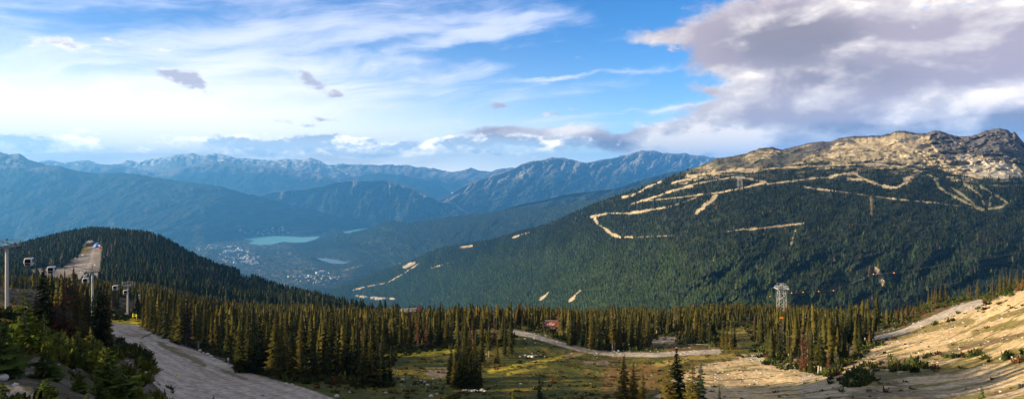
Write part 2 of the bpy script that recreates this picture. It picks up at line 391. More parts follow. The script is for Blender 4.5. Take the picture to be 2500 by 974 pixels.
sheet('rounded_hill', [(560, 520, 16.7e3), (640, 474, 16.7e3), (690, 465, 16.7e3), (740, 462, 16.7e3), (790, 454, 16.7e3), (810, 446, 16.7e3), (860, 440, 16.7e3), (900, 441, 16.7e3), (935, 438, 16.7e3), (960, 445, 16.7e3), (1000, 456, 16.7e3), (1040, 476, 16.7e3), (1080, 494, 16.7e3), (1110, 496, 16.7e3), (1145, 522, 16.7e3), (1250, 550, 16.7e3)],
      [(560, 560, 16.1e3), (1250, 560, 16.1e3)], 600, 140, 420, 600, M_far, hillcolor(rocky=.10, bare=.08, rgain=.35), jag=4)

# valley floor
GREEN_LAKE = [(588, 577), (600, 574), (640, 574), (700, 577), (740, 579), (782, 577), (768, 585), (745, 591), (715, 592), (690, 590), (665, 596), (635, 598), (605, 594), (622, 588), (598, 584)]
LOST_LAKE = [(772, 630), (800, 631), (826, 635), (852, 641), (838, 644), (812, 643), (788, 637)]
TOP_LAKE = [(836, 566), (862, 562), (882, 556), (897, 556), (886, 562), (866, 567), (848, 571)]
ZV = -1200.0
def valley():
    us = np.linspace(-700, 1500, 900); vs = np.concatenate([[492, 500, 510, 520, 530, 540], np.linspace(545, 800, 300), [900, 1100]])
    U, V = np.meshgrid(us, vs); D = -ZV * F / (V - HV)
    Pw = P(U, V, D)
    lake = np.maximum(np.maximum(poly_sd(U, V, GREEN_LAKE), poly_sd(U, V, LOST_LAKE)), poly_sd(U, V, TOP_LAKE))
    h = 45 * sstep(.05, .7, fbm(Pw[..., 0] / 900, Pw[..., 1] / 900, 4, 4) + .45 * sstep(560, 760, U)) * sstep(-3, -16, lake)
    h += 60 * np.exp(-((U - 512) / 26) ** 2 - ((V - 622) / 9) ** 2)
    Pw[..., 2] = ZV + h - 6 * (lake > -.5)
    n = fbm(U / 20, V / 7, 5, 61, .6)
    c = np.ones(U.shape + (3,)) * np.array([.030, .045, .026]) * (1 + .6 * n[..., None])
    town = poly_sd(U, V, [(470, 600), (600, 590), (700, 603), (745, 640), (790, 672), (870, 668), (850, 705), (700, 710), (560, 650), (470, 625)])
    k = sstep(-12, 10, town) * sstep(-.05, .3, fbm(U / 13, V / 5, 5, 91, .7))
    c = mixc(c, [.20, .17, .12], k * .75)
    k = sstep(-6, 6, town) * sstep(.15, .35, fbm(U / 9, V / 3.2, 4, 191, .7)); c = mixc(c, [.10, .16, .05], k * .8)
    k = sstep(-6, 6, town) * sstep(.22, .36, fbm(U / 14, V / 2.4, 4, 391, .7)); c = mixc(c, [.42, .42, .42], k * .8)
    for pl in ([(895, 612), (915, 608), (935, 614), (955, 620)], [(1000, 615), (950, 608)], [(835, 668), (870, 660), (885, 655)], [(480, 612), (520, 606)]):
        k = sstep(3.2, .8, seg_dist(U, V, pl) + 1.2 * n); c = mixc(c, [.19, .22, .09], k)
    k = sstep(4, 0, np.abs(lake + 2.5)) * sstep(-.1, .3, gnoise(U / 12, V / 8, 8)); c = mixc(c, [.3, .27, .2], k * .4)
    me = np_mesh('valley_floor', Pw.reshape(-1, 3), grid_faces(*U.shape)[:, ::-1], M_far, c.reshape(-1, 3), smooth=True)
    link('valley_floor', me, kind='structure')
    m, nt = new_mat('lake_water'); X.nt = nt
    out = nt.nodes.new('ShaderNodeOutputMaterial'); b = nt.nodes.new('ShaderNodeBsdfPrincipled'); nt.links.new(b.outputs[0], out.inputs[0])
    g = nt.nodes.new('ShaderNodeNewGeometry'); w = xnoise(g.outputs['Position'], .002, 3)
    nt.links.new(xmix(w, (.22, .60, .58), (.28, .66, .64)), b.inputs['Base Color']); b.inputs['Roughness'].default_value = .25
    m2 = simple_mat('dark_lake_water', (.12, .20, .26), .2)
    for nm, pl, mm in (('turquoise_lake', GREEN_LAKE, m), ('small_lake', LOST_LAKE, m2), ('upper_lake', TOP_LAKE, m)):
        V_ = [P(a, b_, -(ZV + 1.5) * F / (b_ - HV)) for a, b_ in pl]
        me = bpy.data.meshes.new(nm); me.from_pydata([tuple(map(float, q)) for q in V_], [], [tuple(range(len(V_)))]); me.materials.append(mm)
        link(nm, me, kind='structure')
    return dict(P=Pw, U=U, V=V, lake=lake, town=town)
VAL = valley()

BENCH = sheet('bench_hills', [(660, 620, 10.2e3), (720, 600, 11.2e3), (770, 588, 11.6e3), (820, 575, 11.2e3), (870, 566, 11e3), (900, 560, 10.8e3), (930, 546, 10.6e3), (955, 541, 10.5e3), (1000, 545, 10.3e3), (1040, 540, 10.1e3), (1100, 530, 9.9e3), (1160, 525, 9.6e3), (1200, 520, 9.4e3), (1250, 512, 9.2e3), (1300, 509, 8.9e3), (1400, 500, 8.4e3), (1450, 487, 8.1e3), (1520, 465, 7.8e3), (1600, 440, 7.5e3), (1700, 425, 7.2e3), (1800, 420, 7e3)],
      [(660, 640, 9.3e3), (760, 620, 10.1e3), (860, 625, 9.8e3), (920, 650, 8.7e3), (1000, 680, 7.6e3), (1100, 720, 6.6e3), (1800, 720, 6e3)], 700, 160, 190, 520, M_far, hillcolor(bare=-.06), jag=2.5, power=.8)

# ------------------------------------------------------------------ the big mountain face on the right
RIDGE = [(700, 748, 6.2e3), (760, 728, 6.2e3), (800, 712, 6.2e3), (860, 690, 6.1e3), (930, 664, 6e3), (1000, 640, 5.9e3), (1050, 618, 5.8e3), (1080, 606, 5.7e3), (1130, 598, 5.7e3), (1200, 588, 5.6e3), (1260, 570, 5.5e3), (1330, 552, 5.4e3), (1400, 522, 5.3e3), (1450, 500, 5.2e3), (1500, 482, 5.2e3), (1560, 462, 5.2e3), (1620, 438, 5.2e3), (1680, 416, 5.2e3), (1720, 400, 5.2e3), (1750, 387, 5.2e3), (1790, 381, 5.2e3), (1820, 375, 5.2e3), (1855, 362, 5.2e3), (1885, 360, 5.2e3), (1910, 365, 5.2e3), (1940, 358, 5.2e3), (1985, 347, 5.2e3), (2030, 345, 5.2e3), (2048, 337, 5.2e3), (2085, 333, 5.2e3), (2150, 331, 5.2e3), (2172, 327, 5.2e3), (2185, 320, 5.2e3), (2210, 320, 5.2e3), (2232, 325, 5.2e3), (2262, 326, 5.2e3), (2282, 319, 5.2e3), (2298, 321, 5.2e3), (2320, 329, 5.2e3), (2345, 334, 5.2e3), (2368, 332, 5.2e3), (2385, 329, 5.2e3), (2405, 319, 5.2e3), (2440, 313, 5.2e3), (2460, 318, 5.2e3), (2470, 326, 5.2e3), (2477, 320, 5.2e3), (2490, 338, 5.2e3), (2505, 354, 5.2e3), (2600, 372, 5.2e3), (3100, 330, 5.2e3)]
FOOT = [(700, 860, 4.9e3), (900, 900, 4.2e3), (1200, 900, 3.0e3), (1500, 900, 2.5e3), (1800, 900, 2.15e3), (3100, 900, 1.9e3)]
RUNS = [  # (points in photo pixels, half width)
 ([(1443, 531), (1460, 525), (1478, 521)], 5), ([(1452, 533), (1458, 546)], 4), ([(1480, 560), (1492, 571), (1512, 578), (1545, 579)], 4), ([(1545, 579), (1640, 575)], 1),
 ([(1535, 521), (1560, 517), (1592, 511), (1622, 507)], 3.2), ([(1520, 482), (1560, 470), (1582, 455), (1612, 444)], 4), ([(1540, 498), (1600, 480), (1640, 466), (1690, 454)], 3),
 ([(1700, 517), (1718, 502), (1738, 492), (1748, 476)], 6), ([(1690, 478), (1720, 473), (1760, 470), (1800, 461), (1832, 455)], 3), ([(1788, 432), (1830, 437), (1868, 445), (1876, 449)], 4),
 ([(1680, 430), (1740, 422), (1790, 417), (1850, 414)], 6), ([(1835, 452), (1870, 446)], 3), ([(1900, 446), (1950, 440), (1992, 435)], 2.4), ([(1963, 456), (2000, 462), (2042, 467)], 2.6), ([(2178, 485), (2230, 490), (2290, 496)], 2.6),
 ([(2042, 467), (2178, 485)], .9), ([(2028, 430), (2060, 425), (2092, 423)], 6), ([(2070, 437), (2110, 438), (2140, 449), (2168, 457), (2190, 458), (2206, 448)], 4.5), ([(2206, 448), (2212, 436), (2226, 432)], 8),
 ([(1812, 560), (1850, 557), (1900, 552), (1962, 545)], 3), ([(1775, 565), (1812, 560)], 1.2), ([(1942, 560), (1936, 580), (1930, 604)], 2.2), ([(1868, 558), (1862, 578)], 2.2), ([(2125, 478), (2127, 522)], 2.6),
 ([(2283, 438), (2290, 455), (2310, 470), (2340, 485), (2370, 500), (2398, 511)], 4), ([(2320, 455), (2350, 477), (2378, 498)], 3.4), ([(2352, 448), (2392, 475), (2402, 500)], 3.6), ([(2395, 455), (2420, 470), (2416, 500)], 4.6), ([(2430, 475), (2460, 495), (2440, 506), (2398, 512)], 3.6),
 ([(2138, 655), (2148, 672), (2156, 690)], 8), ([(800, 699), (850, 686), (905, 662)], 2.2), ([(860, 708), (900, 698), (945, 690), (990, 664), (1022, 643)], 1.8), ([(985, 652), (1012, 641)], 4.5), ([(868, 722), (920, 727), (962, 729)], 3.5),
 ([(1250, 581), (1264, 575), (1292, 567)], 2.6), ([(1120, 604), (1152, 600)], 2.2), ([(1318, 731), (1338, 714)], 3.5), ([(1390, 735), (1416, 708)], 4.5), ([(1490, 470), (1520, 462)], 2.5), ([(1640, 447), (1700, 432)], 2.6), ([(1050, 655), (1100, 640)], 1.5), ([(1478, 521), (1535, 520)], 1.2), ([(1622, 508), (1665, 495), (1700, 482)], 1.1), ([(1459, 546), (1481, 561)], 1.4), ([(1876, 449), (1900, 446)], 1.5), ([(1992, 435), (2030, 432)], 1.3), ([(2092, 428), (2110, 437)], 1.6), ([(1640, 466), (1700, 448), (1788, 433)], 1.6), ([(1560, 492), (1620, 486), (1690, 478)], 1.2), ([(1850, 414), (1930, 408), (2030, 404), (2140, 400), (2230, 412), (2290, 436)], 1.8), ([(2290, 496), (2360, 505), (2398, 511)], 1.0)]
TL = [(1500, 300), (1690, 412), (1750, 418), (1850, 408), (1950, 402), (2050, 396), (2150, 398), (2220, 402), (2290, 412), (2350, 432), (2430, 438), (2500, 436), (3100, 440)]
def face_masks(U, V):
    rag = fbm(U / 7, V / 5, 4, 19, .65)
    run = np.zeros(U.shape)
    for pl, w in RUNS:
        us_ = [p[0] for p in pl]; vs_ = [p[1] for p in pl]
        sel = (U > min(us_) - w * 3) & (U < max(us_) + w * 3) & (V > min(vs_) - w * 3) & (V < max(vs_) + w * 3)
        if sel.any():
            d = seg_dist(U[sel], V[sel], pl)
            run[sel] = np.maximum(run[sel], sstep(.9, -.8, d - w * np.clip(.62 + .8 * gnoise(U[sel] / 24, V[sel] / 16, 77), .25, 1.5) + rag[sel] * w * 1.0))
    pt = np.exp(-((U - 1690) / 130) ** 2 - ((V - 438 - (1690 - U) * .22) / 20) ** 2) + .8 * np.exp(-((U - 1990) / 160) ** 2 - ((V - 438) / 16) ** 2) + .7 * np.exp(-((U - 2360) / 120) ** 2 - ((V - 462) / 24) ** 2)
    run = np.maximum(run, sstep(.62, .8, pt * .55 + .5 * fbm(U / 22 + V / 14, V / 5, 5, 219, .65) + .12))
    tl = curve(TL, U) + 22 * fbm(U / 60, V / 14, 5, 29, .65)
    alp = sstep(6, -6, V - tl)
    pat = sstep(.02, .12, fbm(U / 45, V / 6, 5, 47, .62)) * sstep(40, 0, V - tl) * (V > 372)
    alp = np.maximum(alp, pat * .9)
    lift = sstep(2.2, .8, np.abs(U - 1811 - (V - 600) * .02)) * (V > 470)
    return run, alp, lift
def facecolor(U, V, D, T, n):
    run, alp, lift = face_masks(U, V)
    c = np.ones(U.shape + (3,)) * np.array([.020, .027, .015]) * (1 + .4 * fbm(U / 24, V / 12, 4, 71)[..., None])
    tone = fbm(U / 70, V / 26, 5, 81, .6) + .35 * sstep(1650, 2250, U) - .45 * sstep(2230, 2330, U) * sstep(350, 320, V) - .2 * sstep(12, 0, V - curve(RIDGE, U)) * sstep(1950, 2100, U)
    tan = np.array([.40, .33, .215]); grey = np.array([.105, .10, .095]); olive = np.array([.12, .115, .055])
    a = np.ones(U.shape + (3,)) * grey * (1.1 + .9 * fbm(U / 8, V / 5, 5, 13, .7)[..., None])
    a = mixc(a, tan, sstep(-.12, .22, tone + .35 * fbm(U / 16, V / 4, 5, 93, .7)))
    # grey crags of the two summits, pale scree bowl between them
    crag = poly_sd(U, V, [(2262, 318), (2300, 318), (2345, 336), (2338, 372), (2330, 400), (2315, 395), (2280, 360)]) + 8 * fbm(U / 8, V / 8, 4, 3)
    crag = np.maximum(crag, poly_sd(U, V, [(2345, 334), (2440, 305), (2510, 350), (2500, 430), (2470, 395), (2420, 385), (2360, 380), (2345, 362)]) + 10 * fbm(U / 10, V / 5, 4, 4))
    crag = np.maximum(crag, poly_sd(U, V, [(2035, 330), (2060, 335), (2040, 352), (2020, 372), (1990, 372), (1960, 392), (1880, 410), (1830, 400), (1900, 372), (1985, 350)]) + 9 * fbm(U / 12, V / 5, 4, 5))
    crag = np.maximum(crag, sstep(0, 1, 0) + 6 - (V - curve(RIDGE, U)) + 4 * fbm(U / 9, V / 4, 3, 6)) if True else crag
    cr = np.ones(U.shape + (3,)) * np.array([.085, .08, .085]) * (1.15 + 1.1 * fbm(U / 5, V / 6, 5, 15, .7)[..., None])
    a = a * (1 - sstep(-1, 3, crag)[..., None]) + cr * sstep(-1, 3, crag)[..., None]
    kh = sstep(.02, .2, fbm(U / 20, V / 5.5, 5, 35, .68) + .1 * sstep(372, 392, V) + .12 * sstep(2030, 1980, U)) * sstep(352, 372, V + .08 * (2000 - U) * (U < 2000)); a = mixc(a, [.055, .058, .036], kh * .75)
    scree = poly_sd(U, V, [(2342, 372), (2375, 385), (2420, 392), (2470, 398), (2510, 440), (2420, 438), (2370, 428), (2338, 402)]) + 7 * fbm(U / 14, V / 6, 5, 16)
    a = mixc(a, [.42, .385, .32], sstep(0, 4, scree) * .95)
    a = mixc(a, olive, sstep(.1, .3, fbm(U / 30, V / 6, 5, 33, .65)) * sstep(375, 395, V) * .6)
    snow = np.zeros(U.shape)
    for (a0, b0) in ((2402, 394), (2381, 395)): snow = np.maximum(snow, sstep(3.2, 1.5, np.hypot((U - a0) * .8 + (V - b0) * .6, (V - b0))))
    a = mixc(a, [.75, .76, .78], snow)
    c = c * (1 - alp[..., None]) + a * alp[..., None]
    rc = np.ones(U.shape + (3,)) * np.array([.35, .285, .185]) * (1 + .45 * fbm(U / 7, V / 3, 4, 55)[..., None])
    green = sstep(2270, 2300, U) * (V > 430); rc = mixc(rc, [.25, .24, .13], green * .8)
    c = c * (1 - run[..., None]) + rc * run[..., None]
    br = seg_dist(U, V, [(2126, 480), (2127, 525)]); c = mixc(c, [.16, .10, .06], sstep(5, 2, br + 2 * fbm(U / 4, V / 9, 3, 2)) * .7)
    return c
M_face = attr_mat('mountain_face', 'col', .02, .35, bump=5, bscale=.03)
def relief_edge(U, V):
    return .55 + .9 * sstep(560, 680, V) + .8 * sstep(2225, 2280, U) * sstep(440, 400, V)
FSC = lambda u: 1 - .55 * float(sstep(850, 1750, np.array(float(u))))
RIDGE = [(a, b, d * FSC(a)) for a, b, d in RIDGE]; FOOT = [(a, b, d * FSC(a)) for a, b, d in sum([[FOOT[i], tuple((np.array(FOOT[i]) + np.array(FOOT[i + 1])) / 2)] for i in range(len(FOOT) - 1)], []) + [FOOT[-1]]]
FACE = sheet('mountain', RIDGE, FOOT, 1500, 420, 60, 240, M_face, facecolor, jag=3.0, jscale=11, edge=relief_edge, power=.9, alpine=True)

# ------------------------------------------------------------------ near ground
CP = [(-600, 20, 1000), (-600, 60, 850), (-600, 130, 740), (-600, 300, 690), (-600, 600, 680), (-300, 100, 765), (0, 12, 1180), (700, 12, 1320), (1250, 12, 1350), (2000, 12, 1300), (2600, 12, 1180),
 (0, 20, 1020), (0, 30, 935), (0, 60, 838), (0, 100, 790), (0, 134, 763), (0, 200, 727), (30, 250, 712), (0, 350, 700), (65, 40, 865), (150, 50, 880), (180, 90, 838), (270, 90, 850), (200, 35, 950), (250, 45, 970),
 (380, 60, 1005), (330, 60, 960), (400, 90, 945), (275, 225, 780), (350, 225, 783), (290, 180, 825), (400, 170, 838), (400, 130, 880), (550, 108, 940), (700, 98, 968), (1000, 97, 978), (1500, 97, 978), (1900, 95, 978), (2200, 88, 978), (2500, 76, 978),
 (1000, 50, 1080), (1500, 50, 1080), (2000, 50, 1060), (2500, 40, 1060), (700, 50, 1080),
 (740, 130, 920), (560, 150, 888), (930, 135, 940), (1130, 140, 950), (1000, 200, 862), (1150, 215, 838), (1280, 240, 812), (1400, 235, 836), (1500, 215, 866), (1500, 140, 950), (1300, 160, 925), (500, 190, 845), (700, 200, 850), (850, 190, 866),
 (1600, 150, 930), (1650, 205, 868), (1750, 212, 858), (1750, 270, 815), (1600, 260, 826), (1700, 125, 960), (1850, 200, 868), (1880, 185, 882), (1900, 155, 915), (1980, 150, 912), (2060, 155, 895), (2000, 120, 945), (2130, 210, 832), (2200, 220, 808), (2300, 230, 770), (2390, 235, 738), (2450, 225, 716), (2500, 215, 692), (2290, 262, 738),
 (2500, 130, 800), (2400, 130, 850), (2200, 150, 870), (2100, 130, 905), (2300, 105, 930), (2450, 95, 930), (2600, 200, 650), (2900, 180, 560), (2900, 80, 780), (3100, 60, 900),
 (2400, 300, 735), (2500, 320, 735), (2150, 300, 790), (2300, 400, 780), (2600, 330, 740),
 (350, 320, 742), (500, 300, 780), (700, 300, 795), (900, 300, 800), (1200, 300, 795), (1500, 300, 802), (1800, 300, 798), (2000, 280, 806),
 (500, 400, 758), (900, 400, 778), (1200, 400, 782), (1500, 400, 784), (1900, 400, 775), (1200, 500, 776), (900, 500, 776), (1500, 500, 776), (1900, 500, 766), (1200, 700, 840), (900, 800, 800), (1200, 1000, 1000), (1900, 700, 830), (2300, 700, 880), (3000, 700, 900),
 (100, 450, 700), (400, 480, 722), (0, 600, 690), (230, 600, 700), (500, 600, 735), (700, 600, 758), (850, 560, 766),
 (100, 750, 672), (230, 750, 668), (400, 850, 660), (500, 800, 695), (100, 900, 645), (230, 900, 632), (650, 750, 738), (0, 850, 655),
 (-200, 1100, 640), (0, 1100, 626), (50, 1150, 612), (130, 1200, 590), (230, 1200, 574), (330, 1200, 582), (400, 1150, 598), (500, 1050, 650), (600, 1000, 687), (700, 950, 722), (800, 850, 750),
 (230, 1600, 640), (500, 1400, 740), (-200, 1500, 700), (800, 1200, 850), (-600, 1300, 700)]
def rbf_fit():
    c = np.array(CP, float); q = np.stack([c[:, 0] / 400, np.log(c[:, 1]) * 1.5], 1)
    d = np.linalg.norm(q[:, None] - q[None], axis=-1); n = len(c)
    K = np.where(d > 0, d * d * np.log(d + 1e-12), 0) + np.eye(n) * .004
    A = np.zeros((n + 3, n + 3)); A[:n, :n] = K; A[:n, n] = 1; A[:n, n + 1:] = q; A[n, :n] = 1; A[n + 1:, :n] = q.T
    return q, np.linalg.solve(A, np.concatenate([c[:, 2], [0, 0, 0]]))
_q, _w = rbf_fit()
def ground_v(u, D):
    sh = np.broadcast(u, D).shape; u = np.broadcast_to(u, sh).ravel(); D = np.broadcast_to(D, sh).ravel(); out = np.empty(len(u))
    for i in range(0, len(u), 60000):
        x = np.stack([u[i:i + 60000] / 400, np.log(D[i:i + 60000]) * 1.5], 1)
        d2 = ((x[:, None] - _q[None]) ** 2).sum(-1)
        out[i:i + 60000] = (.5 * d2 * np.log(d2 + 1e-12)) @ _w[:-3] + _w[-3] + x @ _w[-2:]
    return out.reshape(sh)
def ground_z(u, D):
    "height of the ground at image column u and depth D"
    u = np.asarray(u, float); D = np.asarray(D, float)
    z = -(ground_v(u, D) - HV) / F * D
    k = sstep(1350, 2700, D); z = z * (1 - k) + (-1260) * k
    z = np.maximum(z, -1260 - 0 * z)
    X_ = (u - CU) / F * D
    z = z + 24 * sstep(-100, -750, u) * sstep(112, 84, D) * sstep(50, 62, D)  # out-of-view rise on the left, lifted so its trees shade further
    z = z + (.8 * fbm(X_ / 14, D / 14, 4, 201) * sstep(20, 120, D) + .16 * fbm(X_ / 1.6, D / 1.6, 3, 203) + 5 * fbm(X_ / 90, D / 90, 3, 205) * sstep(350, 700, D))
    return z
def gpos(u, v, dmin=14, dmax=1350):
    "where the line of sight through pixel (u, v) first meets the ground"
    D = np.geomspace(dmin, dmax, 500); z = ground_z(np.full(500, float(u)), D); vg = HV - z / D * F
    i = np.argmax(vg <= v)
    if vg[i] > v:                                           # above the crest of the slope: stand on the crest
        i = int(np.argmin(np.where(D < 345, vg, 9e9))); return np.array([(u - CU) / F * D[i], D[i], z[i]])
    if i == 0: return np.array([(u - CU) / F * D[0], D[0], z[0]])
    t = (vg[i - 1] - v) / (vg[i - 1] - vg[i] + 1e-9); d = D[i - 1] + t * (D[i] - D[i - 1])
    return np.array([(u - CU) / F * d, d, float(ground_z(u, d))])
def gat(u, D): return np.array([(u - CU) / F * D, D, float(ground_z(u, D))])

ROAD_L = [(268, 788), (330, 792), (372, 808), (420, 830), (520, 872), (620, 912), (740, 945), (850, 985), (430, 1000), (402, 962), (372, 932), (388, 900), (362, 868), (305, 835), (268, 812)]
ROAD_M = ([(1255, 810), (1300, 819), (1350, 834), (1400, 848), (1450, 858), (1500, 864), (1600, 866), (1680, 861), (1755, 857)], 5.5)
ROAD_R = ([(2132, 826), (2200, 810), (2270, 782), (2330, 757), (2392, 739)], 8)
HILLRUN = [(205, 596), (246, 596), (247, 640), (240, 700), (130, 700), (60, 680), (48, 664), (100, 656), (150, 655), (190, 630), (196, 615)]
SANDP = [(1640, 925), (1700, 893), (1800, 872), (1870, 855), (1935, 870), (1965, 908), (2040, 908), (2085, 872), (2140, 842), (2200, 815), (2300, 775), (2400, 735), (2520, 700), (3200, 600), (3200, 1400), (1300, 1400), (1560, 1010)]
CLEAR = [(-900, 770), (262, 770), (345, 772), (430, 828), (560, 868), (572, 922), (860, 930), (950, 935), (955, 862), (1100, 842), (1250, 835), (1253, 800), (1330, 806), (1385, 832), (1470, 850), (1560, 845), (1590, 815), (1660, 812), (1668, 834), (1745, 838), (1765, 795), (1835, 785), (1850, 850), (1880, 882), (2030, 912), (2138, 838), (2200, 800), (2260, 762), (2330, 735), (2420, 720), (2520, 690), (3300, 560), (3300, 1500), (-900, 1500)]
def build_ground():
    us = np.concatenate([np.linspace(-1900, -60, 140), np.linspace(-52, 2552, 760), np.linspace(2570, 3700, 90)])
    Ds = np.concatenate([np.geomspace(4, 60, 90), np.geomspace(60.5, 330, 360), np.geomspace(332, 1350, 150), np.geomspace(1370, 6000, 16)])
    U, D = np.meshgrid(us, Ds); Z = ground_z(U, D); V = HV - Z / D * F
    X_ = (U - CU) / F * D
    n1 = fbm(X_ / 22, D / 22, 5, 301); n2 = fbm(X_ / 5, D / 5, 5, 303, .65); n3 = fbm(X_ / 1.5, D / 1.5, 4, 305, .7); n4 = fbm(X_ / 9, D / 30, 5, 307, .6)
    sh = U.shape
    def cc(r, g, b): return np.ones(sh + (3,)) * np.array([r, g, b])
    near = (D < 345)
    c = cc(.055, .050, .028)                                  # dark heath and forest litter
    c = mixc(c, [.10, .055, .03], sstep(.0, .3, n2))
    meadow = poly_sd(U, V, [(560, 800), (1250, 800), (1340, 815), (1700, 850), (1760, 790), (1860, 790), (1900, 870), (1690, 900), (1560, 1010), (1500, 1200), (420, 1200), (560, 930)])
    mk = sstep(-8, 8, meadow + 10 * n2) * near
    g = mixc(cc(.070, .078, .009), [.17, .13, .015], sstep(-.1, .35, n4 + .4 * n2))
    g = mixc(g, [.16, .075, .022], sstep(.05, .4, n1 + .5 * n2 + .35 * sstep(1350, 1600, U) - .25) * .85)
    g = mixc(g, [.040, .055, .008], sstep(.1, .4, fbm(X_ / 12, D / 6, 4, 311)))
    c = c * (1 - mk[..., None]) + g * mk[..., None]
    def patch(poly, col, soft=5, rag=8, amt=1.0, nn=n2, dmax=345, dmin=0):
        nonlocal c
        k = sstep(-soft, soft, poly_sd(U, V, poly) + rag * nn) * amt * (D < dmax) * (D > dmin); c = mixc(c, col, k)
    def stroke(pts, w, col, amt=1.0, rag=.5, dmax=345, dmin=0, nn=n2):
        nonlocal c
        k = sstep(w * 1.25, w * .75, seg_dist(U, V, pts) + w * rag * nn) * amt * (D < dmax) * (D > dmin); c = mixc(c, col, k)
    patch([(-900, 760), (200, 760), (270, 850), (300, 1000), (-900, 1200)], [.075, .065, .04], 10, 30, .8)
    # left slope: rusty scrub and grey scree
    sc = sstep(.12, .3, fbm(X_ / 6, D / 9, 5, 321, .6)) * (U < 420) * (D < 100); c = mixc(c, [.20, .17, .14], sc * .6)
    patch([(-60, 940), (50, 935), (90, 985), (60, 1100), (-60, 1100)], [.22, .20, .18], 6, 14)
    patch([(270, 840), (350, 880), (380, 930), (360, 1000), (300, 960), (290, 880)], [.13, .09, .07], 8, 20, .8)
    patch([(-60, 735), (40, 740), (90, 790), (20, 810), (-60, 800)], [.30, .19, .03], 8, 14)
    # sand and pale soil on the right
    sk = sstep(-5, 6, poly_sd(U, V, SANDP) + 16 * n2 + 10 * n1) * near
    low = sstep(0, 60, V - (1010 - .20 * (U - 2000)) )
    sand = mixc(cc(.58, .43, .235), [.45, .32, .17], sstep(-.2, .4, n4)); sand = mixc(sand, [.44, .35, .25], sstep(30, 140, V - 800 + .12 * (2000 - U)) * (U > 1950) * .8)  # duller tone at lower right paints the shaded part of the sand
    veg = sstep(.05, .25, fbm(X_ / 16, D / 4.5, 5, 331, .62) + .12 * (V > 850) * (U > 2030)) * sstep(0, 30, poly_sd(U, V, SANDP))
    vcol = mixc(cc(.16, .15, .035), [.14, .085, .04], sstep(0, .3, n2))
    sand = sand * (1 - veg[..., None] * .9) + vcol * veg[..., None] * .9
    c = c * (1 - sk[..., None]) + sand * sk[..., None]
    patch([(1815, 872), (1850, 858), (1885, 862), (1900, 878), (1850, 884)], [.50, .42, .28], 3, 6)
    patch([(1590, 835), (1610, 815), (1660, 812), (1662, 832), (1620, 838)], [.44, .35, .23], 4, 10)
    patch([(2065, 945), (2050, 930), (2080, 905), (2160, 880), (2230, 890), (2320, 900), (2180, 935)], [.13, .11, .045], 5, 26, .8)
    patch([(2060, 975), (2080, 950), (2200, 945), (2290, 960), (2250, 985)], [.15, .12, .07], 5, 26, .7)
    for pts, w in (([(2320, 845), (2400, 835), (2520, 815)], 8), ([(2180, 825), (2280, 798), (2370, 783)], 9), ([(2380, 812), (2450, 795), (2520, 780)], 8), ([(2420, 780), (2520, 750)], 6), ([(2300, 905), (2420, 880), (2520, 850)], 10)):
        stroke(pts, w, [.17, .14, .035], .85, 1.5)
    stroke([(2150, 885), (2300, 862), (2400, 840), (2520, 808)], 5, [.15, .10, .06], .8, 1.6)
    # strip between right road and grove: green-rust heath
    patch([(2140, 812), (2200, 790), (2270, 758), (2340, 735), (2420, 715), (2440, 730), (2380, 738), (2330, 752), (2270, 776), (2200, 803)], [.11, .095, .03], 4, 10)
    patch([(2160, 800), (2250, 765), (2330, 745), (2300, 758), (2210, 792)], [.13, .06, .025], 4, 12, .7)
    patch([(2095, 835), (2130, 832), (2140, 845), (2095, 862), (2040, 858)], [.20, .18, .15], 4, 12, .7)
    # meadow features
    stroke([(945, 870), (1010, 862), (1110, 853)], 6, [.42, .38, .03], .9)  # sunlit strip of grass, painted brighter into the meadow
    stroke([(1195, 905), (1300, 885), (1420, 862)], 4.5, [.42, .33, .03], .9, 1)  # lit strip between tree shadows, painted as yellow grass
    stroke([(1240, 912), (1330, 893)], 4, [.38, .3, .03], .8, 1)  # shorter strip of sunlight painted beside it
    stroke([(1380, 870), (1450, 850)], 6, [.24, .16, .10], .7, 1.2)
    patch([(1030, 900), (1095, 898), (1090, 920), (1050, 920)], [.22, .17, .13], 4, 8, .8)
    patch([(1425, 878), (1500, 880), (1500, 892), (1430, 890)], [.25, .17, .12], 3, 5, .8)
    stroke([(1600, 890), (1700, 872), (1790, 868)], 6, [.30, .22, .05], .9, 1.2)
    patch([(1470, 900), (1600, 890), (1640, 930), (1560, 985), (1460, 985)], [.19, .11, .03], 8, 18, .75)
    patch([(1760, 800), (1840, 788), (1850, 815), (1780, 822)], [.24, .20, .04], 6, 6)
    # yellow grass by the sign, road fringes
    patch([(262, 768), (338, 770), (372, 792), (335, 806), (262, 803)], [.66, .50, .02], 3, 6)
    stroke([(345, 790), (400, 812), (440, 832)], 4, [.30, .26, .03], .8, .8)
    # gravel roads
    rl = sstep(-2.5, 2.5, poly_sd(U, V, ROAD_L) + 4 * n2) * near
    tr = .5 + .5 * np.sin(poly_sd(U, V, [(275, 805), (330, 800), (420, 850), (560, 905), (760, 975), (700, 985), (520, 920), (400, 865)]) * .30 + 2 * n1)
    gravel = mixc(cc(.48, .41, .35), [.36, .305, .26], tr * .7); gravel = mixc(gravel, [.48, .43, .37], sstep(.1, .4, n3) * .6)
    gravel = mixc(gravel, [.27, .18, .13], sstep(.15, .4, n1 + .25 * sstep(580, 800, U)) * .6)
    for off in (-26, -12, 8, 22, 40):
        ln = [(x + off * .55, y - off * .35) for x, y in ((290, 800), (345, 818), (400, 850), (460, 888), (540, 925), (640, 958), (720, 985))]
        k = sstep(2.6, .6, seg_dist(U, V, ln) + 1.2 * n2) * .45; gravel = mixc(gravel, [.55, .49, .43] if off % 4 else [.26, .22, .19], k)
    c = c * (1 - rl[..., None]) + gravel * rl[..., None]
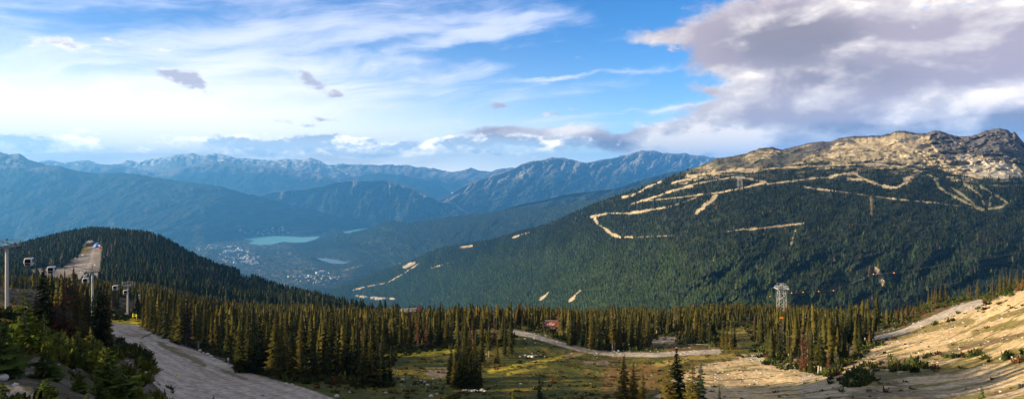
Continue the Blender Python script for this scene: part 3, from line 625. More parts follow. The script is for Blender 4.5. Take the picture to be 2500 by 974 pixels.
    stroke([(390, 838), (440, 862), (500, 890)], 5.5, [.12, .115, .035], .8, 2.0)
    stroke([(345, 840), (372, 870), (380, 905)], 6, [.10, .10, .03], .8, 1.2)
    stroke([(540, 902), (600, 925)], 4, [.13, .105, .05], .6, 2)
    stroke([(345, 825), (372, 812)], 1.5, [.05, .045, .04], .9, .8)
    rm = sstep(1, -1, seg_dist(U, V, ROAD_M[0]) - ROAD_M[1] - 1.0 * n2) * near
    rr = sstep(1, -1, seg_dist(U, V, ROAD_R[0]) - ROAD_R[1] * (.6 + .5 * sstep(2130, 2350, U)) - 1.5 * n2) * near
    gr2 = mixc(cc(.44, .38, .31), [.34, .29, .24], sstep(-.2, .3, n2))
    k = np.maximum(rm, rr); c = c * (1 - k[..., None]) + gr2 * k[..., None]
    patch([(1068, 822), (1112, 822), (1108, 830), (1072, 830)], [.40, .38, .36], 1.5, 2)
    # far hill: bare run, road, clearings
    hr = sstep(-2, 2, poly_sd(U, V, HILLRUN) + 3 * n1) * (D > 480)
    hc = mixc(cc(.25, .22, .195), [.19, .15, .125], sstep(-.1, .3, n1)); c = c * (1 - hr[..., None]) + hc * hr[..., None]
    stroke([(228, 600), (222, 640), (205, 665), (180, 690)], 4, [.32, .29, .27], .9, .6, 2000, 480)
    patch([(50, 662), (100, 652), (105, 668), (70, 675)], [.46, .35, .22], 3, 6, 1, n2, 2000, 480)
    patch([(196, 598), (222, 596), (220, 610), (200, 622)], [.36, .26, .06], 3, 4, 1, n2, 2000, 480)
    patch([(200, 593), (250, 593), (250, 603), (215, 603)], [.42, .35, .24], 2, 2, 1, n2, 2000, 480)
    patch([(580, 682), (600, 677), (618, 682), (612, 692), (585, 692)], [.17, .12, .05], 2, 3, 1, n2, 2000, 480)
    patch([(465, 690), (475, 682), (500, 690), (495, 698)], [.14, .10, .06], 2, 3, 1, n2, 2000, 480)
    # mesh: road faces are separated into their own objects but share one material and the same vertices
    Pw = np.stack([X_, D, Z], -1).reshape(-1, 3); Fc = grid_faces(*sh)[:, ::-1]
    cen = lambda a: a.reshape(-1)[Fc].mean(1)
    colf = c.reshape(-1, 3)
    kinds = [('gravel_road', cen(rl) > .5), ('gravel_track', cen(rm) > .5), ('gravel_path', cen(rr) > .5), ('bare_piste', cen(hr) > .5)]
    rest = np.ones(len(Fc), bool)
    for nm, sel in kinds: rest &= ~sel
    M = attr_mat('ground', 'col', .9, .38, bump=.35, bscale=1.5, speck=(3.2, .64, (.58, .54, .48), .8))
    for nm, sel in kinds + [('ground', rest)]:
        f = Fc[sel]; uq, inv = np.unique(f, return_inverse=True)
        me = np_mesh(nm, Pw[uq], inv.reshape(-1, 4), M, colf[uq], smooth=True); link(nm, me, kind='structure')
build_ground()
# ------------------------------------------------------------------ conifers
def cone_proto(tiers, sides, seed, base=.05, width=.2):
    "jagged tiers of a conifer of height 1"
    r = np.random.default_rng(seed); V = []; Fc = []
    for t in range(tiers):
        f0 = t / tiers; z0 = base + (1 - base) * f0; z1 = min(1.0, base + (1 - base) * (f0 + 1.9 / tiers)) if tiers > 1 else 1.0
        rad = width * (1 - f0) ** .85 * (.85 + .3 * r.random()) + .012
        k = len(V); V.append((0.012 * r.normal(), .012 * r.normal(), z1)); ph = r.random() * 6.28
        for i in range(sides):
            a = ph + 2 * math.pi * i / sides; q = rad * (1.0 if i % 2 == 0 or sides < 6 else .55) * (.8 + .4 * r.random())
            V.append((q * math.cos(a), q * math.sin(a), z0 + (1 - base) / tiers * .35 * (r.random() - .5)))
        for i in range(sides): Fc.append((k, k + 1 + i, k + 1 + (i + 1) % sides))
    return np.array(V), np.array(Fc)
def merge_trees(name, protos, pos, h, w, tint, mat):
    "many trees as one mesh"
    N = len(pos); which = rng.integers(0, len(protos), N); VV = []; FF = []; CC = []; off = 0
    rot = rng.random(N) * 6.283
    for k, (V, Fc) in enumerate(protos):
        m = np.where(which == k)[0]; n = len(m)
        if n == 0: continue
        c, s = np.cos(rot[m])[:, None], np.sin(rot[m])[:, None]
        x = V[:, 0][None] * (h * w)[m][:, None]; y = V[:, 1][None] * (h * w)[m][:, None]; z = V[:, 2][None] * h[m][:, None]
        W = np.stack([x * c - y * s + pos[m, 0:1], x * s + y * c + pos[m, 1:2], z + pos[m, 2:3]], -1)
        VV.append(W.reshape(-1, 3)); FF.append((Fc[None] + (np.arange(n) * len(V))[:, None, None] + off).reshape(-1, 3)); off += n * len(V)
        CC.append(np.repeat(tint[m], len(V), 0))
    return np_mesh(name, np.concatenate(VV), np.concatenate(FF), mat, np.concatenate(CC))
M_tuft = foliage_mat('distant_needles', None, 'col', .08)
def scatter(S, n, keep):
    "random points on a sheet, even in real area"
    Pw = S['P']; a = Pw[:-1, :-1]; b = Pw[:-1, 1:]; c = Pw[1:, :-1]
    A = np.linalg.norm(np.cross(b - a, c - a), axis=-1) * keep(S)[:-1, :-1]
    p = A.ravel() / A.sum(); idx = rng.choice(len(p), n, p=p); i, j = np.divmod(idx, A.shape[1])
    fu, fv = rng.random(n)[:, None], rng.random(n)[:, None]
    pos = a[i, j] + (b[i, j] - a[i, j]) * fu + (c[i, j] - a[i, j]) * fv
    return pos, S['U'][i, j], S['V'][i, j]
def tints(n, a, b, f=None):
    f = rng.random(n) if f is None else f
    return np.array(a) + (np.array(b) - np.array(a)) * f[:, None]

FAR = [cone_proto(2, 4, s, 0, .19) for s in range(5)]
def keep_face(S):
    U, V = S['U'], S['V']; run, alp, lift = face_masks(U, V)
    for dv in (3, 6): run = np.maximum(run, face_masks(U, V - dv)[0] * sstep(12.5, 3, dv * 1.0) )
    k = np.clip(1 - 1.25 * run, 0, 1) * np.clip(1 - 1.3 * alp, 0.012, 1) * (1 - lift) * (V < 775) * (U < 2600)
    k = k * (S['T'] >= 0) * (V > 372)
    k *= 1 - .8 * (sstep(5, 2, seg_dist(U, V, [(2126, 480), (2127, 522)])))
    gul = gnoise(U / 34 + V / 60, V / 90, 9)
    return k
def face_forest():
    n = 135000
    pos, U, V = scatter(FACE, n, keep_face)
    h = (13 + 11 * rng.random(n) ** 1.3) * (1 - .42 * sstep(850, 1750, U)); h *= .6 + .4 * sstep(400, 470, V)
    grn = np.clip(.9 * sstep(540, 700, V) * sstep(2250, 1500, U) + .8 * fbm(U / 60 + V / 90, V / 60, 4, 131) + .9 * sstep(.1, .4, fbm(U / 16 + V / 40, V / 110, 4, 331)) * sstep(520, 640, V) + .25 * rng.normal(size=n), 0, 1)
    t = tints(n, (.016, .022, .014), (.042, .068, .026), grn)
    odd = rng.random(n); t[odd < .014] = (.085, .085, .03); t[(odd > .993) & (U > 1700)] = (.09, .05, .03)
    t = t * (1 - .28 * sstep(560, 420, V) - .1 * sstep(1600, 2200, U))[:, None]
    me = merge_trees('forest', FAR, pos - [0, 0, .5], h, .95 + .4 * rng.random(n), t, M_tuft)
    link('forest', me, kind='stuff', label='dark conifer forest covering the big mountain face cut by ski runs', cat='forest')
face_forest()
def bench_forest():
    n = 42000
    pos, U, V = scatter(BENCH, n, lambda S: (S['T'] >= 0) * (S['U'] < 1750.))
    t = tints(n, (.026, .036, .024), (.05, .08, .035), np.clip(.4 + .9 * fbm(U / 60, V / 22, 4, 141) + .2 * rng.normal(size=n), 0, 1))
    me = merge_trees('forest', FAR, pos, 17 + 12 * rng.random(n), 1 + .5 * rng.random(n), t, M_tuft)
    link('forest', me, kind='stuff', label='hazy forest on the lower bench hills between the lakes and the big mountain', cat='forest')
    n = 30000
    pos, U, V = scatter(dict(P=VAL['P'], U=VAL['U'], V=VAL['V'], T=VAL['U']), n, lambda S: (VAL['lake'] < -2) * (S['V'] > 560) * (S['V'] < 735) * (S['U'] > 330) * (S['U'] < 1150) * np.where(VAL['town'] > -4, .45, 1.0))
    t = tints(n, (.03, .045, .028), (.07, .09, .035), np.clip(.35 + .8 * fbm(U / 30, V / 12, 4, 151) + .25 * rng.normal(size=n), 0, 1))
    t[rng.random(n) < .06] = (.2, .14, .06)
    me = merge_trees('forest', FAR, pos, 15 + 10 * rng.random(n), 1 + .6 * rng.random(n), t, M_tuft)
    link('forest', me, kind='stuff', label='woods on the valley floor around the village and the turquoise lake', cat='forest')
bench_forest()

# the dark hill on the left and the woods behind the front groves
MIDP = [cone_proto(8, 6, s, .04, .15) for s in range(8)]; HILLP = [cone_proto(5, 5, s + 40, .04, .17) for s in range(7)]
def hill_forest():
    N = 60000
    u = rng.uniform(-350, 1250, N); D = np.sqrt(rng.uniform(560 ** 2, 1420 ** 2, N)); z = ground_z(u, D); v = HV - z / D * F
    keepu = rng.random(N) < D * 0 + .34 * D / 1420 * 2
    ok = keepu & (poly_sd(u, v, HILLRUN) < -1.5) & (poly_sd(u, v, [(578, 682), (600, 675), (620, 682), (612, 694), (584, 694)]) < 0)
    u, D, z, v = u[ok], D[ok], z[ok], v[ok]; n = len(u)
    pos = np.stack([(u - CU) / F * D, D, z - .3], -1)
    h = 9 + 8 * rng.random(n) ** 1.4
    t = tints(n, (.012, .018, .010), (.032, .040, .018)); t[rng.random(n) < .04] = (.08, .06, .04)
    me = merge_trees('forest', HILLP, pos, h, .95 + .35 * rng.random(n), t, M_tuft)
    link('forest', me, kind='stuff', label='dense dark forest on the rounded hill with the bare gravel piste', cat='forest')
    print('hill trees', n)
hill_forest()
def grove_forest():
    N = 40000
    u = rng.uniform(-150, 2560, N); D = np.sqrt(rng.uniform(165 ** 2, 640 ** 2, N)); z = ground_z(u, D); v = HV - z / D * F
    clump = fbm((u - CU) / F * D / 26, D / 26, 3, 411)
    ok = (poly_sd(u, v, CLEAR) < -2) & (clump > -.10)
    ok &= ~((u > 2110) & (v < curve([(2110, 815), (2300, 752), (2420, 712), (2600, 670)], u) - 12) & (u < 5000) & (D > 420))
    # keep the cleared lift line open
    ok &= ~((np.abs(u - 311) < 22) & (D < 330)) & ~((np.abs(u - 225) < 10) & (D < 230)) & ~((u < 120) & (D < 330)) & ~((np.abs(u - 990) < 16) & (D > 300) & (D < 420)) & ~((np.abs(u - 1340) < 24) & (D > 235) & (D < 300)) & ~((np.abs(u - 1908) < 7) & (D < 300))
    dens = np.where(D < 260, .55, 1.0) * np.where(u > 2140, .5, 1)
    ok &= rng.random(N) < dens
    u, D, z, v = u[ok], D[ok], z[ok], v[ok]; n = len(u)
    pos = np.stack([(u - CU) / F * D, D, z - .3], -1)
    h = (4.5 + 9.5 * rng.random(n)) * np.where(u > 2140, .62, 1.0) * (1 - .36 * sstep(200, 330, D)); h = h * np.clip(.85 + .7 * clump[ok], .6, 1.25); h = np.where(rng.random(n) < .15, h * .5, h)
    t = tints(n, (.018, .024, .009), (.10, .084, .018), np.clip(rng.random(n) * .8 + .4 * clump[ok], 0, 1)); t[rng.random(n) < .022] = (.08, .045, .025)
    me = merge_trees('forest', MIDP, pos, h, .7 + .55 * rng.random(n), t, M_tuft)
    link('forest', me, kind='stuff', label='olive conifer woods filling the ground behind the front groves', cat='forest')
    print('grove trees', n)
grove_forest()

def shade_wood():  # conifers out of view on the left, added to cast shade
    N = 1500
    u = rng.uniform(-1850, -150, N); D = np.sqrt(rng.uniform(24 ** 2, 104 ** 2, N)); z = ground_z(u, D); X_ = (u - CU) / F * D
    ok = (fbm(X_ / 14, D / 14, 3, 611) > -.12) & (rng.random(N) < np.where(D < 66, .35, .8)) & ((D > 66) | (u < -800)); u, D, z, X_ = u[ok], D[ok], z[ok], X_[ok]; n = len(u)
    me = merge_trees('forest', MIDP, np.stack([X_, D, z - .3], -1), 8 + 7 * rng.random(n), .9 + .4 * rng.random(n), tints(n, (.03, .038, .014), (.07, .07, .02)), M_tuft)
    link('forest', me, kind='stuff', label='unseen conifer woods added on the rise left of the scrub slope', cat='forest')
shade_wood()
# ------------------------------------------------------------------ individual conifers
def fir(h, r, seed, z0=.06, whorls=26, per=8, droop=.35, sparse=0.0, prof=.85, up=0.0, blade=.17, clumpy=.25):
    "crown of many drooping sprays; real metres"
    g = np.random.default_rng(seed); V = []; Fc = []
    def tri(a, b, c):
        k = len(V); V.extend([a, b, c]); Fc.append((k, k + 1, k + 2))
    for i in range(whorls):
        f = (i + .5 * g.random()) / whorls; z = h * (z0 + (1 - z0) * f)
        R_ = r * ((1 - f) ** prof) * (.78 + clumpy * g.standard_normal() * .5 + .2 * math.sin(i * 1.9 + seed)) + .05
        R_ = max(R_, .06)
        n = max(4, int(per * (1 - .35 * f)))
        for k in range(n):
            if g.random() < sparse: continue
            a = 2 * math.pi * (k + g.random()) / n; L = R_ * (.65 + .5 * g.random()); d = -droop * L * (1 + .5 * g.random()) + up * L
            zz = z + .5 * h / whorls * g.standard_normal()
            ca, sa = math.cos(a), math.sin(a); w = blade * L + .05
            b0 = np.array([.06 * L * ca, .06 * L * sa, zz]); m = np.array([.6 * L * ca, .6 * L * sa, zz + d * .45]); t = np.array([L * ca, L * sa, zz + d * .8 + .06 * L])
            s = np.array([-sa, ca, 0]); fold = np.array([0, 0, -.32 * w - .05])
            l_ = m + s * w * (1 + .4 * g.standard_normal()) + fold; r_ = m - s * w * (1 + .4 * g.standard_normal()) + fold
            k0 = len(V); V.extend([b0, l_, t, r_, m]); Fc.extend([(k0, k0 + 1, k0 + 4), (k0 + 1, k0 + 2, k0 + 4), (k0 + 2, k0 + 3, k0 + 4), (k0 + 3, k0, k0 + 4)])
            for q in range(3):
                e = b0 + (t - b0) * (.35 + .6 * g.random()); sw = s * w * g.uniform(-1.3, 1.3); drop = np.array([0, 0, -(.16 * L + .12) * (.5 + g.random())])
                tri(e, e + sw + drop * .3, e + sw * .6 + drop + .1 * L * np.array([ca, sa, 0]))
    # leader
    top = np.array([0, 0, h * 1.0]); 
    for q in range(3):
        a = q * 2.1; tri(top + [0, 0, .03 * h], np.array([.05 * math.cos(a), .05 * math.sin(a), h * .93]), np.array([.05 * math.cos(a + 2.1), .05 * math.sin(a + 2.1), h * .93]))
    return np.array(V), np.array(Fc)
def trunk_mesh(name, h, r, mat, seed=0, stubs=0):
    b = MB(); g = np.random.default_rng(seed); p = np.array([0, 0, -.6]); n = 5
    for i in range(n):
        q = np.array([.05 * g.standard_normal(), .05 * g.standard_normal(), h * (i + 1) / n * .97]); b.bar(p, q, r * (1 - i / n) + .02, r * (1 - (i + 1) / n) + .02, 6); p = q
    for i in range(stubs):
        z = h * g.uniform(.08, .9); a = g.uniform(0, 6.28); L = (1 - z / h) * h * .09 + .2
        b.bar((0, 0, z), (L * math.cos(a), L * math.sin(a), z + g.uniform(-.3, .1)), .025, .01, 3)
    return b.data(name, mat)
M_bark = simple_mat('bark', (.16, .13, .11), .9, 0, .4, 4)
M_grey = simple_mat('weathered_wood', (.36, .32, .27), .9, 0, .3, 5)
M_g = foliage_mat('fir_needles', [(.017, .024, .009), (.045, .048, .013), (.105, .088, .020)], None, .12)
M_sunlit = foliage_mat('sunlit_fir_needles', [(.15, .12, .028), (.12, .11, .025), (.17, .13, .03)], None, .3)  # gold tone puts sunlight into the needle colour
M_blue = foliage_mat('bluish_fir_needles', [(.05, .075, .05), (.05, .08, .05), (.05, .08, .05)], None, .2)
M_rust = foliage_mat('rusty_needles', [(.10, .05, .03), (.14, .055, .03), (.09, .06, .03)], None, .2)
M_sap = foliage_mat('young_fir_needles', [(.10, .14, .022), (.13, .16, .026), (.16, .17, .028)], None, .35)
def proto(kind, i):
    nm = 'conifer'
    if kind == 'g': V, Fc = fir(12, 1.4, 10 + i, z0=.04 + .02 * (i % 3), whorls=36, per=10, blade=.24, prof=.7 + .1 * (i % 3)); m, tr, st = M_g, (.17, M_bark), 4
    if kind == 'b': V, Fc = fir(12, 1.4, 50 + i, z0=.24, whorls=28, per=9, blade=.23, prof=.6); m, tr, st = M_g, (.17, M_grey), 8        # bare lower trunk
    if kind == 'y': V, Fc = fir(12, 1.5, 60 + i, z0=.05, whorls=32, per=10, blade=.24, sparse=.12, clumpy=.4); m, tr, st = M_sunlit, (.17, M_bark), 4
    if kind == 'u': V, Fc = fir(12, 1.5, 70 + i, z0=.04, whorls=34, per=10, blade=.24); m, tr, st = M_blue, (.17, M_bark), 3
    if kind == 'r': V, Fc = fir(12, 1.3, 80 + i, z0=.08, whorls=30, per=9, blade=.22, sparse=.25, clumpy=.45); m, tr, st = M_rust, (.13, M_bark), 20
    if kind == 'n': V, Fc = fir(12, 1.0, 90 + i, z0=.55, whorls=7, per=4, sparse=.65); m, tr, st = M_rust, (.15, M_grey), 30
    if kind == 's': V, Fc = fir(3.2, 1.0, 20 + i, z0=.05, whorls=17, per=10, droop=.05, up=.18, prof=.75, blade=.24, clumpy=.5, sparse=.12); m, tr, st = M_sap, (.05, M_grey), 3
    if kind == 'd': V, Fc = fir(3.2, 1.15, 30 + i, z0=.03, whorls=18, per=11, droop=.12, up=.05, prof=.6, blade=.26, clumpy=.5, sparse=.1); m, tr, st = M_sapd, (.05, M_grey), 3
    hh = 3.2 if kind in 'sd' else 12
    return np_mesh('crown', V, Fc, m), trunk_mesh('trunk', hh, tr[0], tr[1], i, st), hh
M_sapd = foliage_mat('shaded_fir_needles', [(.055, .085, .022), (.08, .11, .025), (.07, .10, .022)], None, .25)  # darker copy of the young needles, with shade in the colour
_cnt = {'g': 7, 'b': 4, 'y': 3, 'u': 1, 'r': 3, 'n': 2, 's': 5, 'd': 5}
PR = {k: [proto(k, i) for i in range(n)] for k, n in _cnt.items()}
first = {}
NT = 0
def tree(kind, pos, height, wide=1.0, label='', group=None):
    global NT
    NT += 1; i = int(rng.integers(0, _cnt[kind])); cr, tk, hh = PR[kind][i]; key = (kind, i)
    if key not in first:
        root = link('conifer', None); link('trunk', tk, root); link('crown', cr, root); first[key] = root; o = root
    else:
        src = first[key]; o = src.copy(); COL.objects.link(o)
        for nm, d in (('trunk', tk), ('crown', cr)):
            c = bpy.data.objects.new(nm, d); COL.objects.link(c); c.parent = o
    s = height / hh; o.location = [float(q) for q in pos]; o.scale = (s * wide, s * wide, s); o.rotation_euler = (R(rng.normal() * 1.3), R(rng.normal() * 1.3), rng.random() * 6.28)
    o['label'] = label; o['category'] = 'tree'
    if group: o['group'] = group
    elif 'group' in o: del o['group']
    return o
ORD = ['first', 'second', 'third', 'fourth', 'fifth', 'sixth', 'seventh', 'eighth', 'ninth', 'tenth', 'eleventh', 'twelfth', 'thirteenth', 'fourteenth', 'fifteenth', 'sixteenth']
LOOK = {'g': 'dark green conifer', 'b': 'conifer bare below', 'y': 'sunlit golden conifer', 'u': 'bluish conifer', 'r': 'rusty brown conifer', 'n': 'bare snag', 's': 'bright young fir', 'd': 'bushy young fir'}
def put(u, vb, vt, kind, label, group=None, wide=None, dmin=30):
    p = gpos(u, vb, dmin, 640)
    if p is None: print('no ground', u, vb); return
    h = max((vb - vt) / F * p[1], 1.0)
    if wide is None: wide = np.clip((11.0 / h) ** .5, .8, 1.5) * rng.uniform(.85, 1.1)
    tree(kind, p - np.array([0, 0, .15]), h, wide, label, group)
def spread(phrase, L):
    for k, t in enumerate(sorted(L)):
        where = 'leftmost' if k == 0 else 'rightmost' if k == len(L) - 1 else None
        lab = f"{LOOK[t[3]]}, {where} in {phrase}" if where else f"{LOOK[t[3]]}, {ORD[k]} from left in {phrase}"
        while len(lab.split()) > 16: lab = lab.replace("the ", "", 1)
        put(t[0], t[1], t[2], t[3], lab, 'trees of ' + phrase, *t[4:5])
def grove(phrase, u0, u1, vb0, vb1, vt0, vt1, nf, nb, kinds='gggggb', jit=5, wide=1.15):
    L = []
    for k in range(nf):
        f = (k + .5 + .25 * rng.normal()) / nf; vb = vb0 + (vb1 - vb0) * f + rng.uniform(-jit, jit * .4)
        vt = rng.uniform(vt0, vt1)
        if rng.random() < .18: vt = vt + (vb - vt) * .35
        if rng.random() < .3: vt = vt + (vb - vt) * rng.uniform(.05, .3)
        L.append((u0 + (u1 - u0) * np.clip(f, 0, 1), vb, vt + (vb1 - vb0) * (f - .5) * .9 * (u0 > 2138), kinds[int(rng.integers(0, len(kinds)))], wide))
    spread(phrase, L)
    for k in range(nb):
        f = rng.random(); vb = vb0 + (vb1 - vb0) * f - rng.uniform(7, 16)
        put(u0 + (u1 - u0) * f, vb, rng.uniform(vt0, vt1) - 2 + (vb1 - vb0) * (f - .5) * .9 * (u0 > 2138), kinds[int(rng.integers(0, len(kinds)))], f'conifer just behind front row of {phrase}', 'second row behind ' + phrase, wide)
spread('the tall clump left of the gravel road', [(90, 812, 712, 'g', 1.55), (105, 828, 640, 'g', 1.55), (121, 832, 668, 'g', 1.55), (139, 836, 692, 'r', 1.55), (156, 838, 656, 'r', 1.55), (176, 842, 648, 'r', 1.55), (194, 846, 692, 'g', 1.55), (211, 848, 702, 'g', 1.55), (228, 850, 716, 'g', 1.55), (243, 852, 694, 'g', 1.55), (256, 858, 690, 'g', 1.25), (266, 862, 715, 'g', 1.2)])
grove('the wood behind the yellow sign', 345, 470, 800, 852, 700, 722, 12, 3, 'gggggbr')
spread('the wood above the roadside boulders', [(484, 852, 735, 'b'), (497, 845, 728, 'g'), (508, 846, 784, 'g'), (517, 850, 760, 'g'), (530, 852, 743, 'g'), (544, 858, 770, 'g'), (556, 868, 735, 'g')])
grove('the left half of the dark central grove', 570, 700, 905, 926, 738, 765, 12, 3, 'gggggg', 8, 1.3)
grove('the right half of the dark central grove', 708, 856, 928, 918, 745, 795, 12, 3, 'gggggb', 8, 1.3)
spread('the dark cone-shaped clump by the meadow', [(868, 925, 800, 'g'), (880, 934, 842, 'g', 1.2), (893, 940, 800, 'g', 1.3), (906, 942, 776, 'g', 1.2), (922, 944, 812, 'g', 1.3), (938, 943, 838, 'g', 1.3), (953, 938, 868, 'g', 1.4)])
grove('the wood behind the cone-shaped clump', 862, 1000, 866, 852, 742, 765, 10, 2, 'gggggb')
grove('the wood left of the meadow notch', 1005, 1110, 850, 842, 738, 760, 8, 2, 'gggggr')
grove('the wood behind the left end of the curved road', 1120, 1256, 846, 832, 742, 765, 9, 2, 'ggggrg')
spread('the dark clump standing in the meadow', [(1099, 936, 838, 'g', 1.5), (1110, 943, 850, 'g', 1.5), (1121, 946, 838, 'g', 1.5), (1132, 948, 822, 'g', 1.5), (1142, 948, 850, 'g', 1.5), (1152, 950, 862, 'g', 1.5), (1162, 950, 850, 'g', 1.5), (1172, 948, 876, 'g', 1.5), (1146, 925, 792, 'g', 1.2), (1160, 922, 800, 'g', 1.5)])
spread('the loose row behind the meadow clump', [(1117, 882, 768, 'g'), (1134, 885, 757, 'g'), (1156, 888, 778, 'r'), (1178, 882, 800, 'g'), (1194, 872, 788, 'b'), (1213, 886, 818, 'g'), (1232, 866, 790, 'g'), (1247, 862, 780, 'g')])
grove('the low wood above the curved road', 1262, 1340, 803, 806, 758, 770, 8, 1, 'ggggb')
grove('the grove right of the red panel', 1382, 1472, 840, 856, 748, 765, 11, 3, 'gggbbr')
grove('the grove above the middle of the curved road', 1478, 1590, 858, 845, 748, 768, 11, 3, 'gggbbg')
grove('the tall stand behind the pale bank', 1598, 1664, 818, 812, 738, 750, 7, 2, 'bbbg')
grove('the grove just right of the pale bank', 1670, 1742, 836, 838, 748, 770, 9, 2, 'ggggb')
spread('the small clump on the grassy rise', [(1764, 850, 786, 'g', 1.2), (1774, 852, 778, 'g', 1.1), (1784, 852, 770, 'g'), (1794, 848, 780, 'g')])
grove('the grove left of the lattice tower', 1842, 1884, 828, 834, 770, 782, 6, 1, 'gggb')
spread('the bushy clump by the sand mound', [(1884, 858, 800, 'g', 1.4), (1893, 866, 806, 'r', 1.3), (1902, 868, 797, 'g', 1.4), (1914, 870, 800, 'b', 1.3), (1925, 872, 806, 'b', 1.3)])
grove('the clump at the edge of the bare sand', 1944, 2024, 905, 912, 788, 808, 8, 2, 'bgbgr', 5, 1.3)
grove('the stand under the lattice tower', 1936, 2045, 856, 850, 742, 765, 10, 3, 'gggb')
grove('the stand beside the pale road', 2050, 2136, 846, 838, 742, 765, 10, 2, 'bbg')
grove('the sloping row below the hillside groups', 2146, 2256, 782, 742, 722, 740, 10, 1, 'gyg', 4, 1.1)
grove('the left hillside group', 2264, 2312, 738, 728, 684, 694, 7, 1, 'gyy', 3)
grove('the thin middle hillside group', 2328, 2398, 728, 712, 668, 684, 7, 0, 'gyy', 3)
grove('the group on the hillside by the right edge', 2416, 2498, 716, 698, 656, 664, 12, 2, 'gyyyr', 4)
def near(u, D, vt, kind, label, wide=1.0, group='conifers along the lower edge'):
    p = gat(u, D); h = p[2] + (vt - HV) / F * D; tree(kind, p - np.array([0, 0, .1]), -h if h < 0 else .5, wide * (2.0 if kind == 'g' else 2.1 if kind in 'yu' else 1), label, group)
for t in ((1521, 78, 862, 'g', 'dark conifer at the lower edge, left of a pair of thinner firs', 1.0), (1547, 80, 882, 'y', 'thin olive conifer at the lower edge, touching the dark one', .9), (1566, 77, 893, 'y', 'thin conifer right of the dark and olive pair at the lower edge', .8),
          (1630, 74, 868, 'y', 'sunlit golden ragged conifer at the lower edge, left of the tall dark one', 1.0), (1659, 80, 845, 'g', 'tall dark conifer between two sunlit golden ones at the lower edge', 1.15), (1690, 71, 874, 'y', 'sunlit golden conifer at the lower edge between dark and bluish ones', 1.1), (1708, 75, 876, 'u', 'bluish conifer at the lower edge beside the bare sand', .9),
          (1757, 68, 937, 'g', 'single small dark conifer tip rising over the bare sand', .8), (1319, 84, 914, 'u', 'single narrow green conifer at the lower edge of the meadow', .8), (1253, 60, 952, 's', 'yellow fir top at the lower edge, left of the pair', .6), (1278, 62, 962, 's', 'faint yellow fir top at the lower edge, right of the pair', .5),
          (2397, 74, 944, 'd', 'single young fir on the grey gravel slope at lower right', .8), (521, 92, 962, 'd', 'single sprig of fir at the lower edge of the gravel road', .8)):
    near(*t)
sap = [(64, 42, 722, 's', 1.25, 'tallest young fir on the scrub slope, with a long bare leader'), (106, 52, 762, 's', 1, 'young fir just right of the tallest one with the long leader'), (6, 32, 778, 'd', 1.2, 'young fir cut by the left edge, below the grey lift tower'),
       (22, 33, 862, 'd', 1.0, 'dark young fir near the left edge, above the grey rubble'), (42, 36, 838, 'd', 1.1, 'dark young fir under the tallest young fir'), (111, 44, 793, 's', .8, 'thin bright young fir with white stem below the rusty trees'), (134, 62, 800, 's', .9, 'leftmost of the bright firs lined along the slope crest'),
       (150, 60, 806, 's', .9, 'second bright fir from left along the slope crest'), (164, 58, 815, 's', 1, 'third bright fir from left along the slope crest'), (178, 58, 818, 's', .9, 'fourth bright fir from left along the slope crest'), (194, 60, 805, 's', 1.1, 'fifth bright fir from left along the slope crest'),
       (219, 60, 797, 's', .8, 'bright fir standing higher than the others along the slope crest'), (232, 56, 822, 's', 1.2, 'bright bushy fir at the right part of the slope crest'), (244, 54, 826, 's', 1.1, 'bright fir below the dark clump, near the crest end'), (258, 52, 842, 's', 1.2, 'last bright fir of the slope crest, nearest the gravel road'),
       (112, 33, 848, 'd', 1.4, 'big shaded fir in the middle of the scrub slope'), (92, 36, 880, 'd', 1.0, 'low shaded fir left of the big shaded one'), (112, 26, 916, 'd', 1.3, 'broad shaded fir near the lower edge, below the big one'), (146, 36, 888, 'd', .9, 'low fir between the big shaded fir and the dead sticks'),
       (192, 33, 903, 'd', 1.2, 'dark fir with dead sticks, lower middle of the slope'), (174, 38, 905, 's', .8, 'small paler fir left of the fir with dead sticks'), (270, 44, 852, 'd', 1.1, 'shaded fir with grey dead twigs near the road bend'), (298, 46, 884, 's', .9, 'fir with yellow leaning top beside the rust bank'),
       (302, 38, 896, 'd', 1.5, 'biggest bushy fir at the lower right of the scrub slope'), (246, 34, 922, 'd', .9, 'thin fir with pale stem near the lower edge'), (8, 22, 925, 'd', 1.3, 'fir in the lower left corner beside the grey rubble'), (52, 24, 962, 'd', .8, 'tiny fir tip at the lower edge right of the rubble'), (212, 27, 955, 'd', 1, 'fir tip at the lower edge under the fir with dead sticks'), (325, 44, 948, 'd', 1, 'fir at the lower edge just left of the road'), (72, 48, 800, 'd', 1.2, 'shaded fir hidden behind the tallest young fir')]
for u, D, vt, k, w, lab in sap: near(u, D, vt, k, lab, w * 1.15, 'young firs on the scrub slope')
print('individual trees', NT)

# ------------------------------------------------------------------ ground cover and rubble
def blob_proto(seed, sub=1, jag=.3, flat=.7):
    import bmesh
    bm = bmesh.new(); bmesh.ops.create_icosphere(bm, subdivisions=sub, radius=1); g = np.random.default_rng(seed)
    for v in bm.verts: v.co *= 1 + jag * g.uniform(-1, 1); v.co.z *= flat
    bmesh.ops.triangulate(bm, faces=bm.faces); V = np.array([v.co[:] for v in bm.verts]); Fc = np.array([[q.index for q in f.verts] for f in bm.faces]); bm.free(); return V, Fc
def tuft_proto(seed, n=16):
    g = np.random.default_rng(seed); V = []; Fc = []
    for i in range(n):
        a = g.uniform(0, 6.28); r0 = .55 * g.random(); L = .35 + .5 * g.random(); b = np.array([r0 * math.cos(a), r0 * math.sin(a), 0])
        t = b * 1.5 + np.array([0, 0, L]) + .2 * g.normal(size=3); s = .16 * g.normal(size=3); k = len(V); V.extend([b + s, b - s, t, t + [.12, .1, -.12]]); Fc.extend([(k, k + 1, k + 2), (k, k + 2, k + 3)])
    return np.array(V), np.array(Fc)
